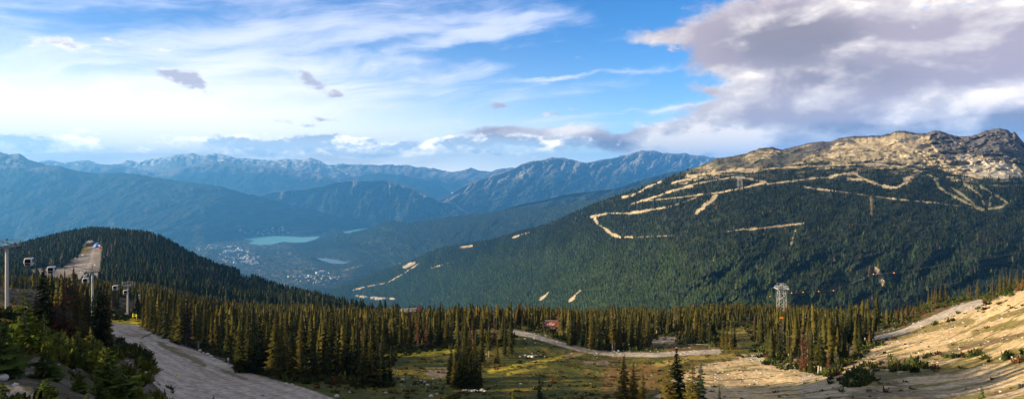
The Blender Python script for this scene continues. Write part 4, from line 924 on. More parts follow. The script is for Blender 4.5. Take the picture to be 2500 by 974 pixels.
def ground_points(N, u0, u1, D0, D1, f):
    u = rng.uniform(u0, u1, N); D = np.sqrt(rng.uniform(D0 ** 2, D1 ** 2, N)); z = ground_z(u, D); v = HV - z / D * F
    ok = f(u, v, D) > rng.random(N); return u[ok], v[ok], D[ok], np.stack([(u[ok] - CU) / F * D[ok], D[ok], z[ok]], -1)
def roadsd(u, v): return np.maximum(poly_sd(u, v, ROAD_L), np.maximum(7 - seg_dist(u, v, ROAD_M[0]), 9 - seg_dist(u, v, ROAD_R[0])))
def cover():
    def f(u, v, D):
        k = np.where(poly_sd(u, v, SANDP) > 6, .10, .55) * (roadsd(u, v) < -1)
        k = np.where((u < 420) & (D < 95), 1.0, k)
        cl = fbm((u - CU) / F * D / 6, D / 6, 3, 511); return k * sstep(-.15, .2, cl)
    u, v, D, p = ground_points(42000, -150, 2650, 20, 330, f); n = len(u)
    sz = (.22 + .5 * rng.random(n) ** 2) * np.where(D < 95, .8, 1.1)
    t = tints(n, (.045, .052, .014), (.13, .115, .03)); q = rng.random(n); t[q < .18] = (.12, .06, .03); t[(u < 420) & (q > .5)] = (.05, .055, .02)
    me = merge_trees('undergrowth', [tuft_proto(s) for s in range(6)], p - [0, 0, .05], sz, np.ones(n) * 1.3, t, M_tuft)
    link('undergrowth', me, kind='stuff', label='low heath and grass tufts scattered over meadow and slopes', cat='undergrowth')
    # larger shrubs along wood edges and the right slope
    def f2(u, v, D):
        e = poly_sd(u, v, CLEAR); k = np.maximum(sstep(16, 0, np.abs(e)) * .9 * (D > 100), .75 * ((u < 400) & (D < 100)) * sstep(-.2, .2, fbm((u - CU) / F * D / 4, D / 4, 3, 513)))
        for (a, b, ru, rv) in ((2085, 930, 40, 18), (2440, 700, 60, 14), (2200, 780, 70, 12), (2300, 745, 80, 10), (1900, 868, 60, 8), (2460, 875, 60, 8), (340, 870, 30, 40), (560, 850, 14, 10), (2180, 900, 60, 12), (2350, 870, 60, 6)):
            k = np.maximum(k, .9 * np.exp(-((u - a) / ru) ** 2 - ((v - b) / rv) ** 2))
        return k * (roadsd(u, v) < -2)
    u, v, D, p = ground_points(30000, -100, 2650, 40, 330, f2); n = len(u)
    t = tints(n, (.03, .045, .014), (.08, .095, .025)); t[rng.random(n) < .12] = (.10, .05, .025); q = (u < 420) & (D < 100); t[q] = tints(int(q.sum()), (.05, .065, .015), (.16, .17, .025))
    me = merge_trees('undergrowth', [tuft_proto(s + 9, 34) for s in range(6)], p - [0, 0, .1], .6 + .9 * rng.random(n), np.ones(n) * 1.1, t, M_tuft)
    link('undergrowth', me, kind='stuff', label='dark green shrubs along the wood edges and on the slope', cat='undergrowth')
    def f3(u, v, D):
        k = .06 + .5 * (poly_sd(u, v, SANDP) > 0) + .6 * ((u < 420) & (D < 100)) + .3 * (np.abs(roadsd(u, v)) < 8)
        for (a, b, ru, rv) in ((2090, 845, 40, 12), (2180, 905, 40, 14), (30, 950, 50, 30), (320, 900, 30, 40), (1300, 868, 30, 5), (1040, 935, 60, 14), (2420, 885, 80, 8)):
            k = np.maximum(k, 1.5 * np.exp(-((u - a) / ru) ** 2 - ((v - b) / rv) ** 2))
        return k * .5
    u, v, D, p = ground_points(26000, -100, 2650, 20, 300, f3); n = len(u)
    sz = .05 + .22 * rng.random(n) ** 4 + .0006 * D; t = tints(n, (.26, .24, .22), (.50, .48, .45))
    me = merge_trees('rubble', [blob_proto(s, 1, .3, .6) for s in range(5)], p, sz, np.ones(n) * 1.2, t, attr_mat('stone', 'col', 3, .3))
    link('rubble', me, kind='stuff', label='small pale stones strewn over gravel and bare soil', cat='rubble')
cover()

M_rock = simple_mat('pale_rock', (.52, .50, .47), .9, 0, .35, 3)
RK = []
for s_ in range(5):
    V_, F_ = blob_proto(s_ + 30, 2, .22, .75); RK.append(np_mesh('boulder', V_, F_, M_rock))
def rock(u, v, px, label, group=None):
    p = gpos(u, v, 20, 340)
    if p is None: return
    o = link('boulder', RK[int(rng.integers(0, 5))], label=label, cat='boulder', group=group); r = px / F * p[1] / 2
    o.location = [float(p[0]), float(p[1]), float(p[2]) + r * .25]; o.scale = (r, r * rng.uniform(.7, 1.1), r * rng.uniform(.7, 1.0)); o.rotation_euler = (0, 0, rng.random() * 6.28)
for u, v, px, lab in ((418, 820, 11, 'big pale boulder at the right edge of the gravel road'), (548, 861, 11, 'single grey boulder right of the roadside rock pile'), (150, 855, 8, 'round stone on the scrub slope'), (697, 938, 12, 'white boulder where grass meets the gravel road below the grove'), (714, 941, 9, 'smaller white boulder beside the bigger one below the grove'),
                      (822, 968, 13, 'white boulder at the lower edge where the road ends'), (853, 958, 8, 'bluish white stone left of the meadow near the lower edge'), (38, 940, 16, 'brownish boulder above the grey rubble in the corner'), (2046, 850, 12, 'white boulder under the stand beside the pale road'), (2104, 838, 9, 'white boulder left of the pale road end'),
                      (5, 925, 26, 'large pale slab of rock at the left edge above the rubble'), (226, 882, 9, 'pale stone lying mid slope among young firs'), (205, 868, 9, 'grey stone behind the mid slope firs'), (2375, 732, 9, 'white stone on the upper rim of the pale road'), (1888, 835, 6, 'small white stone below the grove left of the tower'), (2445, 877, 9, 'pale stone on the shaded slope near the right edge'),
                      (2470, 874, 12, 'largest pale stone on the shaded slope near the right edge'), (600, 890, 7, 'small boulder at the foot of the dark grove'), (985, 928, 8, 'small white stone on the shaded meadow'), (1108, 826, 6, 'little stone beside the short pale track')):
    rock(u, v, px, lab)
def pile(pts, lab, grp):
    for u, v, px in pts: rock(u, v, px, lab, grp)
pile([(488, 857, 10), (497, 862, 8), (506, 866, 11), (514, 872, 12), (521, 878, 12), (530, 880, 8), (510, 876, 8), (537, 884, 7)], 'whitish rock in the pile along the right side of the gravel road', 'roadside rock pile')
pile([(1138, 954, 10), (1146, 955, 11), (1153, 955, 9), (1160, 955, 12), (1168, 955, 9), (1177, 953, 12), (1184, 955, 8), (1131, 953, 7)], 'white rock in the heap at the foot of the meadow clump', 'rock heap under the meadow clump')
pile([(1283, 868, 7), (1292, 870, 9), (1300, 871, 10), (1308, 869, 8), (1270, 871, 5)], 'white rock in the small heap left of the curved road', 'rock heap by the curved road')
pile([(1022, 854, 8), (1030, 856, 6), (1042, 853, 9), (1050, 852, 8)], 'white rock at the wood edge beside the meadow notch', 'rocks by the meadow notch')
pile([(982, 926, 7), (1018, 936, 8), (1036, 934, 9), (1043, 940, 8), (1066, 962, 8), (1052, 968, 12)], 'white rock scattered on the shaded lower meadow', 'rocks on the lower meadow')
pile([(2062, 846, 8), (2075, 842, 8), (2088, 846, 7), (2096, 850, 8), (2118, 844, 6)], 'pale rock in the rubble left of the pale road end', 'rubble rocks by the pale road')
pile([(1500, 858, 6), (1510, 857, 7), (1520, 855, 6), (1532, 853, 7), (1478, 850, 6)], 'pale rock along the wood edge above the curved road', 'rocks above the curved road')
# ------------------------------------------------------------------ lifts, signs, buildings
M_steel = simple_mat('galvanised_steel', (.42, .43, .44), .45, .3, .12, 2)
M_dark = simple_mat('dark_metal', (.03, .03, .035), .5, .4, .2, 2)
M_white = simple_mat('white_paint', (.78, .78, .80), .35, 0, .05, 2)
M_glass = simple_mat('tinted_window', (.012, .014, .018), .12, 0, .2, 1)
M_yel = simple_mat('yellow_paint', (.80, .72, .05), .5, 0, .08, 3)
M_ink = simple_mat('dull_lettering', (.30, .27, .03), .7)
M_wood = simple_mat('brown_timber', (.20, .13, .08), .8, 0, .3, 3)
M_roof = simple_mat('grey_roof', (.17, .17, .18), .7, 0, .2, 1)
M_blue = simple_mat('blue_fabric', (.04, .14, .55), .6, 0, .1, 1)
M_red = simple_mat('red_paint', (.62, .03, .04), .6, 0, .1, 2)
M_org = simple_mat('orange_paint', (.75, .25, .03), .6, 0, .1, 2)
M_rope = simple_mat('steel_rope', (.10, .10, .11), .6, .3)

# gondola line: tower positions (u, D, v of the cross arm)
TW = [(17, 134, 602), (226, 192, 664), (312, 238, 697)]
def lp(u, D, v): return np.array([(u - CU) / F * D, D, -(v - HV) / F * D])
TP = [lp(*t) for t in TW]
heading = math.atan2(-(TP[2][0] - TP[0][0]), TP[2][1] - TP[0][1])     # rotation about Z that turns +Y along the line
def lift_tower(top, base_z, label, half=2.1, group='lift towers of the near gondola line', rz=heading):
    H = top[2] - base_z
    o = link('lift_tower', None, label=label, cat='lift tower', group=group, loc=(float(top[0]), float(top[1]), float(base_z))); o.rotation_euler.z = rz
    MB().bar((0, 0, -1), (0, 0, H - .1), .36, .26, 14).build('pole', M_steel, o)
    MB().bar((0, 0, -.8), (0, 0, .35), .75, .7, 12).build('base', M_steel, o)
    b = MB(); b.box((0, 0, H), (half * 2, .35, .3)); b.box((0, 0, H + .02), (.8, .7, .55)); b.build('crossarm', M_steel, o)
    b = MB(); w = half * 1.12
    for s in (-1, 1):
        b.bar((s * half * .95, 0, H + .15), (s * w, 0, H + 1.35), .09)
        b.bar((s * half * .5, 0, H + .1), (s * half * .5, 0, H + 1.3), .035, n=4)
    b.bar((-w, 0, H + 1.35), (w, 0, H + 1.35), .07); b.bar((-w * .95, 0, H + .85), (w * .95, 0, H + .85), .04, n=4)
    b.bar((0, 0, H), (0, 0, H + 1.7), .07); b.box((0, 0, H + 1.55), (.3, .3, .35)); b.build('gantry', M_steel, o)
    for s in (-1, 1):
        b = MB(); x = s * half
        b.box((x, 0, H - .32), (.14, 2.6, .16))
        for k in range(6): b.bar((x - .1, -1.1 + k * .44, H - .12), (x + .1, -1.1 + k * .44, H - .12), .19, n=10)
        b.box((x + s * .32, 0, H - .45), (.4, 2.4, .06)); b.build('sheave_assembly', M_dark, o)
    b = MB(); 
    for s in (-.2, .2): b.bar((s, -.42, .3), (s, -.42, H - .3), .02, n=4)
    for k in range(int(H / .6)): b.bar((-.2, -.42, .5 + k * .6), (.2, -.42, .5 + k * .6), .015, n=4)
    b.build('ladder', M_steel, o)
    return o
labs = ['nearest grey lift tower, standing on the yellow grass at the left edge', 'grey lift tower rising out of the tall clump, in front of the piste', 'grey lift tower at the top of the gravel road, beside the yellow sign']
for k, (t, p, lab) in enumerate(zip(TW, TP, labs)):
    bz = float(ground_z(t[0], t[1])); lift_tower(p, min(bz, p[2] - 8), lab, (2.1, 1.75, 1.55)[k])
ch, shh = math.cos(heading), math.sin(heading)
perp = np.array([ch, shh, 0.0])
def line_pt(D, side, off=1.85):
    pts = [lp(-330, 78, 470), *TP, lp(352, 330, 720), lp(390, 430, 722)]
    Ds = [p[1] for p in pts]; x = np.interp(D, Ds, [p[0] for p in pts]); z = np.interp(D, Ds, [p[2] for p in pts])
    i = max(0, min(len(Ds) - 2, int(np.searchsorted(Ds, D)) - 1)); t = (D - Ds[i]) / (Ds[i + 1] - Ds[i]); sag = -4 * t * (1 - t) * (Ds[i + 1] - Ds[i]) * .012
    return np.array([x, D, z + sag + .1]) + side * off * perp
for s, nm in ((-1, 'left haul rope of the near gondola line, over the tower arms'), (1, 'right haul rope of the near gondola line, over the tower arms')):
    b = MB(); Ds = np.linspace(78, 430, 60)
    for a, c in zip(Ds[:-1], Ds[1:]): b.bar(line_pt(a, s), line_pt(c, s), .045, n=4)
    b.build('haul_rope', M_rope, label=nm, cat='cable')
CAB = None
def cabin(pos, label, rz=heading, sc=.76):
    global CAB
    if CAB is None:
        o = link('gondola_cabin', None); CAB = o
        prof = [(-.72, 0), (-1.02, .95), (-.86, 1.95), (-.6, 2.12), (.6, 2.12), (.86, 1.95), (1.02, .95), (.72, 0)]
        b = MB(); n = len(prof)
        for s in (-1, 1): pass
        V = []; 
        for y, k in ((-1.12, .86), (-.85, 1), (.85, 1), (1.12, .86)):
            for x, z in prof: V.append((x * k, y, 1.05 + (z - 1.05) * (k * .5 + .5)))
        Fc = [tuple(range(n - 1, -1, -1)), tuple(range(3 * n, 4 * n))]
        for r_ in range(3):
            for k in range(n): Fc.append((r_ * n + k, r_ * n + (k + 1) % n, (r_ + 1) * n + (k + 1) % n, (r_ + 1) * n + k))
        b.add(V, Fc); b.build('body', M_white, o, loc=(0, 0, -4.3))
        for s in (-1, 1):
            b = MB(); b.add([(s * .99, -.78, -3.45), (s * .99, .78, -3.45), (s * .90, .78, -2.52), (s * .90, -.78, -2.52), (s * 1.05, -.78, -3.42), (s * 1.05, .78, -3.42), (s * .94, .78, -2.5), (s * .94, -.78, -2.5)], [(0, 1, 2, 3), (4, 7, 6, 5), (0, 4, 5, 1), (1, 5, 6, 2), (2, 6, 7, 3), (3, 7, 4, 0)]); b.build('side_window', M_glass, o)
            b = MB(); b.box((0, s * 1.13, -3.0), (1.35, .05, .95)); b.build('end_window', M_glass, o)
            b = MB(); b.box((0, s * 1.12, -3.88), (1.2, .05, .55), tx=1.1); b.build('end_panel', M_dark, o)
        b = MB(); b.bar((0, 0, -2.2), (0, 0, -.9), .07); b.bar((0, 0, -.9), (0, .25, 0), .07); b.box((0, 0, -2.14), (.9, 1.2, .12)); b.build('hanger', M_dark, o)
        b = MB(); b.box((0, .25, .05), (.25, .7, .3)); b.build('grip', M_dark, o)
    else:
        o = CAB.copy(); COL.objects.link(o)
        for ch_ in [q for q in bpy.data.objects if q.parent == CAB]:
            c = ch_.copy(); COL.objects.link(c); c.parent = o
    o.location = [float(q) for q in pos]; o.rotation_euler.z = rz; o.scale = (sc,) * 3
    o['label'] = label; o['category'] = 'gondola cabin'; o['group'] = 'cabins hanging on the near gondola line'
cabin(line_pt(139, 1, 2.1), 'nearest gondola cabin, hanging beside the lift tower at the left edge')
cabin(line_pt(153, 1), 'gondola cabin half hidden behind the two tallest dark conifers')
cabin(line_pt(191, -1, 1.4), 'gondola cabin hanging beside the tower in front of the piste')
cabin(line_pt(212, 1, 1.6), 'gondola cabin mostly sunk behind treetops between two towers')
cabin(line_pt(235, 0, 1.6), 'gondola cabin in front of the tower by the yellow sign')
cabin(line_pt(262, 1, 1.6), 'small gondola cabin just right of the tower by the sign')

# far lift line up the dark hill
for k, (u, vt, vb, D) in enumerate(((506, 627, 641, 1015), (497, 641, 672, 960), (490, 653, 688, 900), (479, 674, 708, 830), (470, 696, 720, 760))):
    p = lp(u, D, vt); o = lift_tower(p, p[2] - (vb - vt) / F * D, ['lift tower on the skyline where the dark hill drops, topmost', 'second lift tower below the skyline on the dark hill', 'tall middle lift tower on the dark hill side', 'fourth lift tower down the dark hill, above a dirt track', 'lowest lift tower on the dark hill, just over the treetops'][k], 3.2, 'lift towers on the dark hill', R(20))
b = MB(); q = [lp(506, 1015, 628), lp(497, 960, 643), lp(490, 900, 655), lp(479, 830, 676), lp(470, 760, 698), lp(455, 690, 722)]
for s in (-3, 3):
    for a, c in zip(q[:-1], q[1:]): b.bar(a + [s, 0, 0], c + [s, 0, 0], .06, n=4)
b.build('haul_rope', M_rope, label='thin lift ropes running up the dark hill between far towers', cat='cable')

# lattice towers of the peak-to-peak cableway
def lattice(top, H, w0, w1, head, label, sc=1.0):
    o = link('lattice_tower', None, label=label, cat='cableway tower', loc=(float(top[0]), float(top[1]), float(top[2] - H)))
    r = .16 * sc
    cor = [(-1, -1), (1, -1), (1, 1), (-1, 1)]
    W = lambda z: w0 + (w1 - w0) * min(1, z / H) ** .7
    for sx, sy in cor: MB().bar((sx * W(0) / 2, sy * W(0) / 2, -2), (sx * W(H) / 2, sy * W(H) / 2, H), r, r * .8, 8).build('leg', M_steel, o)
    b = MB(); n = 6
    for i in range(n):
        z0, z1 = H * i / n, H * (i + 1) / n; a, c = W(z0) / 2, W(z1) / 2
        for (x0, y0), (x1, y1) in zip(cor, cor[1:] + cor[:1]):
            b.bar((x0 * a, y0 * a, z0), (x1 * c, y1 * c, z1), r * .5, n=5); b.bar((x1 * a, y1 * a, z0), (x0 * c, y0 * c, z1), r * .5, n=5); b.bar((x0 * c, y0 * c, z1), (x1 * c, y1 * c, z1), r * .55, n=5)
    b.build('bracing', M_steel, o)
    b = MB()
    for sy in (-1, 1):
        y = sy * w1 / 2; b.bar((-head / 2, y, H + .5), (head / 2, y, H + .5), r); b.bar((-head / 2, y, H + .5), (-head * .42, y, H - 1.3), r * .8); b.bar((head / 2, y, H + .5), (head * .42, y, H - 1.3), r * .8); b.bar((-head * .42, y, H - 1.3), (head * .42, y, H - 1.3), r * .8)
        b.bar((-head * .35, y, H + .5), (-w1 / 2, y, H - 1.3), r * .5); b.bar((head * .35, y, H + .5), (w1 / 2, y, H - 1.3), r * .5)
    for x in (-head / 2, head / 2, -w1 / 2, w1 / 2): b.bar((x, -w1 / 2, H + .5), (x, w1 / 2, H + .5), r * .7)
    b.build('crossarm', M_steel, o)
    b = MB(); g = head * .29
    for sy in (-1, 1):
        y = sy * w1 / 2; b.bar((-g, y, H + .5), (-g, y, H + 2.2), r * .7); b.bar((g, y, H + .5), (g, y, H + 2.2), r * .7); b.bar((-g, y, H + 2.2), (g, y, H + 2.2), r * .7)
    b.box((0, 0, H + 1.3), (.9, .9, 1.4)); b.build('gantry', M_steel, o)
    for s in (-1, 1):
        b = MB(); b.box((s * head * .46, 0, H - .9), (.7, w1 * 1.8, .7)); b.build('cable_saddle', M_steel, o)
    b = MB(); b.box((0, 0, H * .70), (w1 * .8, w1 * .8, .25)); b.box((0, -w1 * .3, H * .73), (w1 * .55, .3, 1.0)); b.build('platform', M_steel, o)
    return o
tD = 440; tt = lp(1908, tD, 700); lattice(tt, 26, 5.6, 3.9, 7.4, 'pale steel lattice tower rising above the conifers in front of the big mountain')
def face_pt(u, v):
    i = int(np.argmin(np.abs(FACE['us'] - u))); c = FACE['V'][:, i]; c = np.where(FACE['T'][:, i] <= 0, -1, c); j = int(np.argmin(np.abs(c - v))); return FACE['P'][j, i]
p = face_pt(1806, 458); ft = p + np.array([0, 0, 26 / F * p[1]]); lattice(ft, 26 / F * p[1], 14, 9, 22, 'tiny far lattice tower on the ridge trail of the big mountain', 1.6)
# ropes from the near lattice tower up to the right
def rope(pts, label, r=.07):
    b = MB(); P_ = [lp(*q) for q in pts]; A = np.array(P_); t = np.linspace(0, len(A) - 1, 40); xs = [np.interp(t, range(len(A)), A[:, k]) for k in range(3)]; Q = np.stack(xs, -1)
    for a, c in zip(Q[:-1], Q[1:]): b.bar(a, c, r, n=4)
    b.build('cableway_rope', M_rope, label=label, cat='cable', group='cableway ropes')
rope([(1911, tD, 700), (2050, 560, 676), (2200, 700, 622), (2340, 860, 556), (2500, 1050, 477), (2700, 1300, 372)], 'upper thin rope climbing to the right over the big mountain forest')
rope([(1911, tD, 704), (2080, 560, 690), (2250, 700, 642), (2400, 860, 570), (2500, 980, 512), (2700, 1250, 392)], 'lower thin rope climbing to the right over the big mountain forest')
rope([(1860, 470, 726), (1908, tD, 717), (1999, 430, 711), (2035, 425, 709), (2133, 400, 669), (2183, 390, 665), (2600, 330, 600)], 'slack rope strung with orange marker balls', .03)
import bmesh
bm = bmesh.new(); bmesh.ops.create_icosphere(bm, subdivisions=2, radius=.42); MK = bpy.data.meshes.new('marker_ball'); bm.to_mesh(MK); bm.free(); MK.materials.append(M_org)
for u, D, v, lab in ((1880, 458, 723, 'leftmost orange marker ball, left of the lattice tower'), (1933, 436, 715, 'orange marker ball first right of the lattice tower'), (1961, 433, 713, 'orange marker ball second right of the lattice tower'), (1999, 430, 711, 'orange marker ball third right of the lattice tower'), (2035, 425, 709, 'orange marker ball fourth right of the lattice tower'), (2133, 400, 669, 'orange marker ball in front of the pale landslide scar'), (2183, 390, 666, 'orange marker ball right of the pale landslide scar')):
    link('marker_ball', MK, label=lab, cat='cable marker', group='orange marker balls on the rope', loc=lp(u, D, v).tolist())

# yellow sign, info board, stakes
p = gpos(329, 785, 60, 330); dsg = p[1]; s_ = dsg / F
o = link('banner_sign', None, label='yellow banner sign on two posts beside the gravel road', cat='sign', loc=p.tolist()); o.rotation_euler.z = R(-22)
for x in (-6.5, 6.5): MB().bar((x * s_, 0, -.5), (x * s_ * .96, 0, 19 * s_), .09, n=8).build('post', M_yel, o)
b = MB(); b.box((0, -.1, 15.5 * s_), (13.5 * s_, .05, 6.4 * s_)); b.build('banner', M_yel, o)
b = MB()
for k in range(5):
    x = (-4.6 + 2.3 * k) * s_; b.box((x, -.135, 15.8 * s_), (.35 * s_, .02, 3 * s_)); b.box((x + .5 * s_, -.135, 17.1 * s_), (.8 * s_, .021, .5 * s_))
    if k % 2 == 0: b.box((x + .5 * s_, -.135, 15.6 * s_), (.7 * s_, .022, .45 * s_))
    else: b.box((x + .9 * s_, -.135, 15.4 * s_), (.3 * s_, .022, 2.6 * s_))
b.build('lettering', M_ink, o)
for x in (-6.5, 6.5): MB().bar((x * s_, 0, 10 * s_), (x * s_ + .3, 2.2, -.3), .05, n=6).build('brace', M_yel, o)
p = gpos(309, 776, 60, 330); s_ = p[1] / F
o = link('info_board', None, label='dark notice board with white header at the foot of the lift tower', cat='sign', loc=p.tolist())
for x in (-3.5, 3.5): MB().box((x * s_, 0, 2 * s_), (.14, .14, 5.5 * s_)).build('post', M_dark, o)
MB().box((0, -.12, 5.5 * s_), (8.4 * s_, .12, 6.5 * s_)).build('panel', M_dark, o); MB().box((0, -.2, 10.2 * s_), (6.4 * s_, .08, 2.6 * s_)).build('header', M_white, o); MB().box((0, -.12, 12.2 * s_), (8.2 * s_, .3, .7 * s_)).build('cap', M_white, o)
def stake(u, vb, hpx, label, mats=(M_white,), w=.06, capm=None, name='marker_stake'):
    p = gpos(u, vb, 20, 330); H = hpx / F * p[1]; o = link(name, None, label=label, cat='marker post', loc=p.tolist())
    MB().bar((0, 0, -.3), (0, 0, H), w, w * .8, 6).build('post', mats[0], o)
    if capm: MB().box((0, 0, H * .86), (w * 5, w * 2.4, H * .28)).build('tag', capm, o)
    return o
stake(433, 930, 18, 'white marker post with yellow top standing on the gravel road', w=.06, capm=M_yel); stake(404, 938, 12, 'short white stake with a crosspiece at the road edge', w=.05, capm=M_white); stake(366, 936, 8, 'shortest white stake at the lower left road edge', w=.05)
stake(557, 893, 20, 'grey post with round white head at the edge of the dark grove', (M_steel,), .07, M_white); stake(288, 808, 7, 'tiny white stake in the shade at the road top', w=.05)
p = gpos(2490, 948, 20, 200)
for du, lab in ((0, 'black barrel lying at the right edge, left one of two'), (9, 'black barrel cut by the right edge, right one of two')):
    q = p + np.array([du / F * p[1], 0, 0]); s_ = p[1] / F; o = link('barrel', None, label=lab, cat='barrel', group='black barrels', loc=q.tolist())
    MB().bar((0, 0, -.05), (0, 0, 11 * s_), 3.2 * s_, 3.2 * s_, 14).build('body', M_dark, o)
    for z in (3, 7): MB().bar((0, 0, z * s_), (0, 0, (z + .5) * s_), 3.4 * s_, 3.4 * s_, 14).build('hoop', M_dark, o)
    MB().bar((0, 0, 11 * s_), (0, 0, 11.3 * s_), 2.9 * s_, n=14).build('lid', M_dark, o)

# red and white panel above the curved road
p = gat(1341, 262); s_ = 262 / F; z0 = -(796 - HV) / F * 262
o = link('painted_shelter', None, label='low shelter with red and white patterned front above the curved road', cat='shelter', loc=(float(p[0]), 262.0, z0))
MB().box((0, 1.2, -.6), (30 * s_, 2.2, 1.2)).build('base', M_wood, o)
MB().box((0, .1, 6 * s_), (31 * s_, .12, 9.5 * s_)).build('panel', M_red, o)
b = MB()
for x, z, w_, h_ in ((-9, 8.6, 7, 2.2), (-5, 4.5, 6, 3.4), (-1.5, 9.4, 5, 1.6), (2, 6, 2.4, 5), (6, 8.6, 3, 2), (8, 4.0, 6, 2), (12, 6.4, 1.6, 3), (-11, 2.0, 8, 1)):
    b.box((x * s_, .02, z * s_), (w_ * s_, .05, h_ * s_), tx=.9)
b.build('white_markings', M_white, o); MB().box((0, -.05, .9 * s_), (30 * s_, .3, 1.1 * s_)).build('sill', M_wood, o)
b = MB(); b.box((1, 1.2, 11.2 * s_), (31 * s_, 2.6, .12)); b.build('roof', M_wood, o)
p = gat(1908, 285); z0 = -(788 - HV) / F * 285; s_ = 285 / F
o = link('orange_board', None, label='small orange board on two posts among trees under the lattice tower', cat='sign', loc=(float(p[0]), 285.0, z0))
MB().box((0, 0, 13 * s_), (9 * s_, .1, 5 * s_)).build('board', M_org, o)
for x in (-4, 4): MB().bar((x * s_, 0.1, -3), (x * s_, .1, 14 * s_), .08, n=6).build('post', M_wood, o)

# lodge roofs between the trees
def house(pos, L, W, H, rf, wall, roofm, label, group=None, rz=0.0, name='house', windows=True, cat='house', chimney=False):
    o = link(name, None, label=label, cat=cat, group=group, loc=[float(q) for q in pos]); o.rotation_euler.z = rz
    MB().box((0, 0, H / 2 - 1), (L, W, H + 2)).build('wall', wall, o)
    b = MB(); e = .06 * W + .2
    b.add([(-L / 2 - e, -W / 2 - e, H), (L / 2 + e, -W / 2 - e, H), (L / 2 + e, W / 2 + e, H), (-L / 2 - e, W / 2 + e, H), (-L / 2 - e, 0, H + rf), (L / 2 + e, 0, H + rf)], [(0, 1, 5, 4), (2, 3, 4, 5), (0, 4, 3), (1, 2, 5), (3, 2, 1, 0)])
    r_ = b.build('roof', roofm, o)
    if windows:
        n = max(2, int(L / 3.2))
        for k in range(n): MB().box((-L / 2 + (k + .5) * L / n, -W / 2 - .02, H * .55), (L / n * .5, .08, H * .35)).build('window', M_glass, o)
        MB().box((L * .28, -W / 2 - .05, H * .3), (1.0, .1, H * .6)).build('door', M_wood, o)
    if chimney: MB().box((L * .2, 0, H + rf * .9), (.8, .8, rf * .9)).build('chimney', wall, o)
    return o
p = lp(998, 385, 770); house(p, 7.5, 6, 2.8, 1.6, M_wood, M_roof, 'grey roofed lodge glimpsed between conifers, upper one', rz=R(15), name='lodge', cat='lodge')
p = lp(1001, 340, 800); house(p, 6, 5, 2.5, 1.0, M_wood, M_roof, 'pale flat roofed hut glimpsed between conifers, lower one', rz=R(-8), name='hut', cat='hut')
p = lp(1022, 372, 757); o = link('snow_machine', None, label='tiny red vehicle parked between conifers near the grey lodge', cat='vehicle', loc=p.tolist())
MB().box((0, 0, .7), (2.2, 1.6, .8)).build('body', M_red, o); MB().box((.4, 0, 1.6), (1.0, 1.3, .7), tx=.8).build('cab', M_glass, o)
for s in (-1, 1): MB().box((0, s * 1.1, .3), (3.4, .5, .6)).build('track', M_dark, o)

# hilltop: hut, blue dome, deck, van
def hz(u, v, D):
    return np.array([(u - CU) / F * D, D, -(v - HV) / F * D])
p = gpos(222, 600, 700, 1350); house(p, 12, 9, 4.2, 3.6, M_wood, M_roof, 'dark timber chalet with pale gable roof on the hilltop clearing', rz=R(-30), name='chalet', cat='chalet', chimney=True)
p = gpos(239, 602, 700, 1350); o = link('dome_tent', None, label='bright blue domed shelter beside the timber chalet on the hilltop', cat='tent', loc=p.tolist())
V_ = []; F_ = []; n = 16; m_ = 6
for j in range(m_ + 1):
    a = j / m_ * math.pi / 2
    for k in range(n): t = 2 * math.pi * k / n; rr_ = 6.6 * math.cos(a) * (1 + .06 * math.cos(4 * t)); V_.append((rr_ * math.cos(t), rr_ * .75 * math.sin(t), 6.2 * math.sin(a) - .5))
for j in range(m_):
    for k in range(n): F_.append((j * n + k, j * n + (k + 1) % n, (j + 1) * n + (k + 1) % n, (j + 1) * n + k))
MB().add(V_, F_).build('canopy', M_blue, o)
MB().box((3.6, -3.6, 1.8), (5.4, .6, 2.6), tx=.7).build('entrance', M_white, o)
p = gpos(252, 607, 700, 1350); house(p, 9, 6, 2.4, 1.2, M_red, M_wood, 'low red-brown shed at the right rim of the hilltop clearing', name='shed', cat='shed')
p = gpos(203, 626, 600, 1350); o = link('parked_van', None, label='white van parked at the wood edge beside the hill piste', cat='van', loc=p.tolist())
MB().box((0, 0, 1.6), (5.4, 2.3, 2.2), tx=.94).build('body', M_white, o); MB().box((-2.3, -.02, 2.1), (.9, 2.2, .8)).build('windscreen', M_glass, o)
for x in (-1.7, 1.7):
    for s in (-1, 1): MB().bar((x, s * 1.0, .45), (x, s * 1.25, .45), .45, n=12).build('wheel', M_dark, o)
for u, v, lab in ((184, 634, 'small white signpost at the left margin of the hill piste'), (196, 636, 'small white signpost below the parked van'), (231, 651, 'white marker in the middle of the hill piste'), (197, 668, 'lowest white marker on the hill piste')):
    p = gpos(u, v, 560, 1300); o = link('piste_marker', None, label=lab, cat='marker post', loc=p.tolist(), group='markers on the hill piste'); MB().bar((0, 0, -1), (0, 0, 2.2), .1, n=6).build('post', M_steel, o); MB().box((0, 0, 2.4), (1.6, .15, 1.2)).build('board', M_white, o)

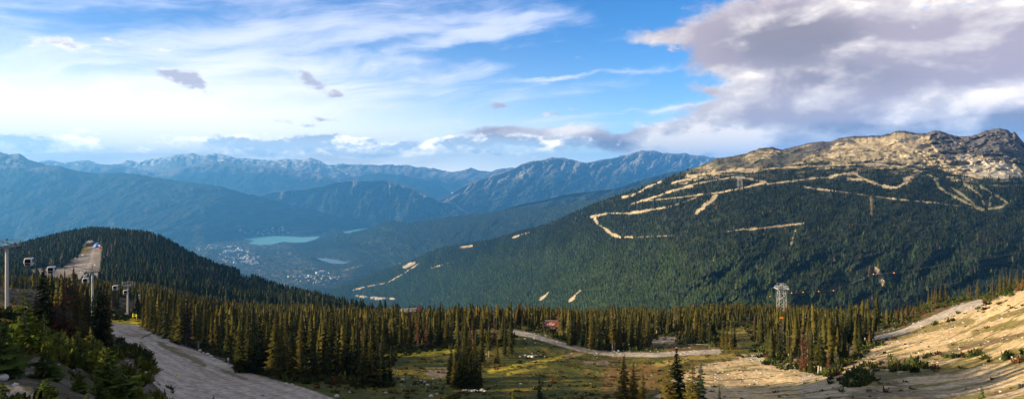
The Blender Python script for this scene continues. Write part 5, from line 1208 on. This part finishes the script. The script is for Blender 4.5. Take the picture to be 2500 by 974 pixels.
# pale fallen logs
def log(u, v, L, ang, label, grp=None, tilt=0.0, D=None):
    p = gpos(u, v, 30, 330); o = MB().bar((-L / 2, 0, 0), (L / 2, 0, 0), .13, .07, 7).build('fallen_log', M_grey, label=label, cat='log', group=grp); o.location = (float(p[0]), float(p[1]), float(p[2]) + .2 + L / 2 * abs(math.sin(tilt))); o.rotation_euler = (0, tilt, ang)
log(1700, 843, 6, R(4), 'pale log on the grass below the grove, left of two', tilt=.02); log(1722, 843, 6, R(-5), 'pale log on the grass below the grove, right of two', tilt=.03); log(1657, 806, 7, R(10), 'grey dead trunk leaning above the pale bank', tilt=R(50)); log(1747, 806, 5, R(10), 'grey dead trunk leaning at the meadow rise', tilt=R(-45))
log(2046, 838, 6, R(20), 'grey log among the rubble by the pale road', tilt=.12); log(2060, 842, 5, R(-20), 'short grey log right of the longer one in the rubble', tilt=.1); log(222, 890, 1.6, R(30), 'dead branch lying mid scrub slope', tilt=.2)

# the village: houses on the valley floor
WALLS = [simple_mat('village_wall', c, .8) for c in ((.50, .46, .40), (.32, .25, .18), (.6, .6, .6))]; ROOFS = [simple_mat('village_roof', c, .7) for c in ((.36, .36, .38), (.22, .20, .20), (.55, .55, .57))]
hm = {}
def small_house(pos, s, k, rz, label, grp, cat='house', name='house', long=1.5):
    key = k
    if key not in hm:
        b = MB(); b.box((0, 0, .3), (long, 1, .9)); w = b.data('wall', WALLS[k % 3]); b = MB(); b.add([(-.8, -.58, .75), (.8, -.58, .75), (.8, .58, .75), (-.8, .58, .75), (-.8, 0, 1.15), (.8, 0, 1.15)], [(0, 1, 5, 4), (2, 3, 4, 5), (0, 4, 3), (1, 2, 5), (3, 2, 1, 0)]); r_ = b.data('roof', ROOFS[k % 3]); hm[key] = (w, r_)
    o = link(name, None, label=label, cat=cat, group=grp, loc=[float(q) for q in pos]); o.scale = (s, s, s * .8); o.rotation_euler.z = rz
    link('wall', hm[key][0], o); link('roof', hm[key][1], o)
def vpt(u, v):
    i = int(np.argmin(np.abs(VAL['U'][0] - u))); j = int(np.argmin(np.abs(VAL['V'][:, 0] - v))); return VAL['P'][j, i]
areas = [([(530, 618), (600, 606), (640, 640), (600, 652), (545, 640)], 90, 15, 'pale village house crowded behind the dark hill below the big lake', 'village houses in the main cluster'),
         ([(600, 632), (628, 630), (632, 645), (605, 648)], 26, 14, 'pale house in the arc of houses at the village centre', 'village houses in the central arc'),
         ([(690, 680), (790, 668), (845, 690), (745, 705)], 40, 14, 'pale house in the valley left of the sandy clearings', 'valley houses by the sandy clearings'),
         ([(585, 565), (700, 552), (690, 574), (590, 575)], 0, 26, '', ''),
         ([(470, 596), (590, 600), (580, 612), (480, 612)], 20, 15, 'pale house between the village and the big lake', 'valley houses near the big lake')]
for pl, n, s0, lab, grp in areas:
    c = 0
    while c < n:
        us_ = [q[0] for q in pl]; vs_ = [q[1] for q in pl]; u, v = rng.uniform(min(us_), max(us_)), rng.uniform(min(vs_), max(vs_))
        if poly_sd(np.array([u]), np.array([v]), pl)[0] < 0: continue
        small_house(vpt(u, v) + np.array([0, 0, 6]), s0 * rng.uniform(.7, 1.5), int(rng.integers(0, 3)), rng.random() * 3, lab, grp); c += 1
for u, v, s, lab in ((512, 592, 50, 'white hall standing alone left of the turquoise lake'), (560, 606, 60, 'long white building on the far side of the village'), (585, 609, 60, 'long white building in the far village row, right end'), (556, 621, 70, 'broad white building just over the dark hill edge'), (776, 674, 50, 'white building at the middle of the green valley fields'), (786, 671, 50, 'white building right of the other by the green fields'),
                     (755, 684, 44, 'grey hall left of the sandy clearings'), (874, 617, 45, 'white clubhouse on the green strip above the small lake')):
    small_house(vpt(u, v) + np.array([0, 0, 8]), s * .6, 2, rng.random(), lab, None, 'building', 'hall')
for u, v, s, lab in ((890, 727, 14, 'small pale base lodge at the left end of the lowest clearing'), (912, 729, 15, 'pale base lodge in the middle of the lowest clearing'), (936, 732, 20, 'largest white base lodge right of the lowest clearing'), (1186, 597, 8, 'tiny pale hut on the shoulder above the forest')):
    small_house(face_pt(u, v), s, 2, .4, lab, None, 'building', 'base_lodge')
rng2 = np.random.default_rng(5)
for k in range(34):
    u, v = 585 + 120 * rng2.random(), 556 + 18 * rng2.random()
    if v > 556 + (u - 585) * .12 + 12: continue
    i = int(np.argmin(np.abs(LEFT['us'] - u))); j = int(np.argmin(np.abs(LEFT['V'][:, i] - v))); small_house(LEFT['P'][j, i], 20 * rng2.uniform(.7, 1.3), k % 3, rng2.random(), 'pale hillside house in the hazy suburb above the turquoise lake', 'hillside houses above the big lake')
# ------------------------------------------------------------------ the air: one even volume round everything
def build_haze():
    b = MB(); x0, x1, y0, y1, z0, z1 = -24e3, 24e3, -3e3, 30e3, -1263.0, 880.0
    b.box(((x0 + x1) / 2, (y0 + y1) / 2, (z0 + z1) / 2), (x1 - x0, y1 - y0, z1 - z0))
    m, nt = new_mat('haze'); out = nt.nodes.new('ShaderNodeOutputMaterial'); pv = nt.nodes.new('ShaderNodeVolumePrincipled')
    pv.inputs['Color'].default_value = HAZE_COL; pv.inputs['Density'].default_value = HAZE_DENS; pv.inputs['Anisotropy'].default_value = .45
    nt.links.new(pv.outputs[0], out.inputs['Volume'])
    b.build('haze', m, kind='stuff')
HAZE_COL = (.13, .49, 1.0, 1)
build_haze()
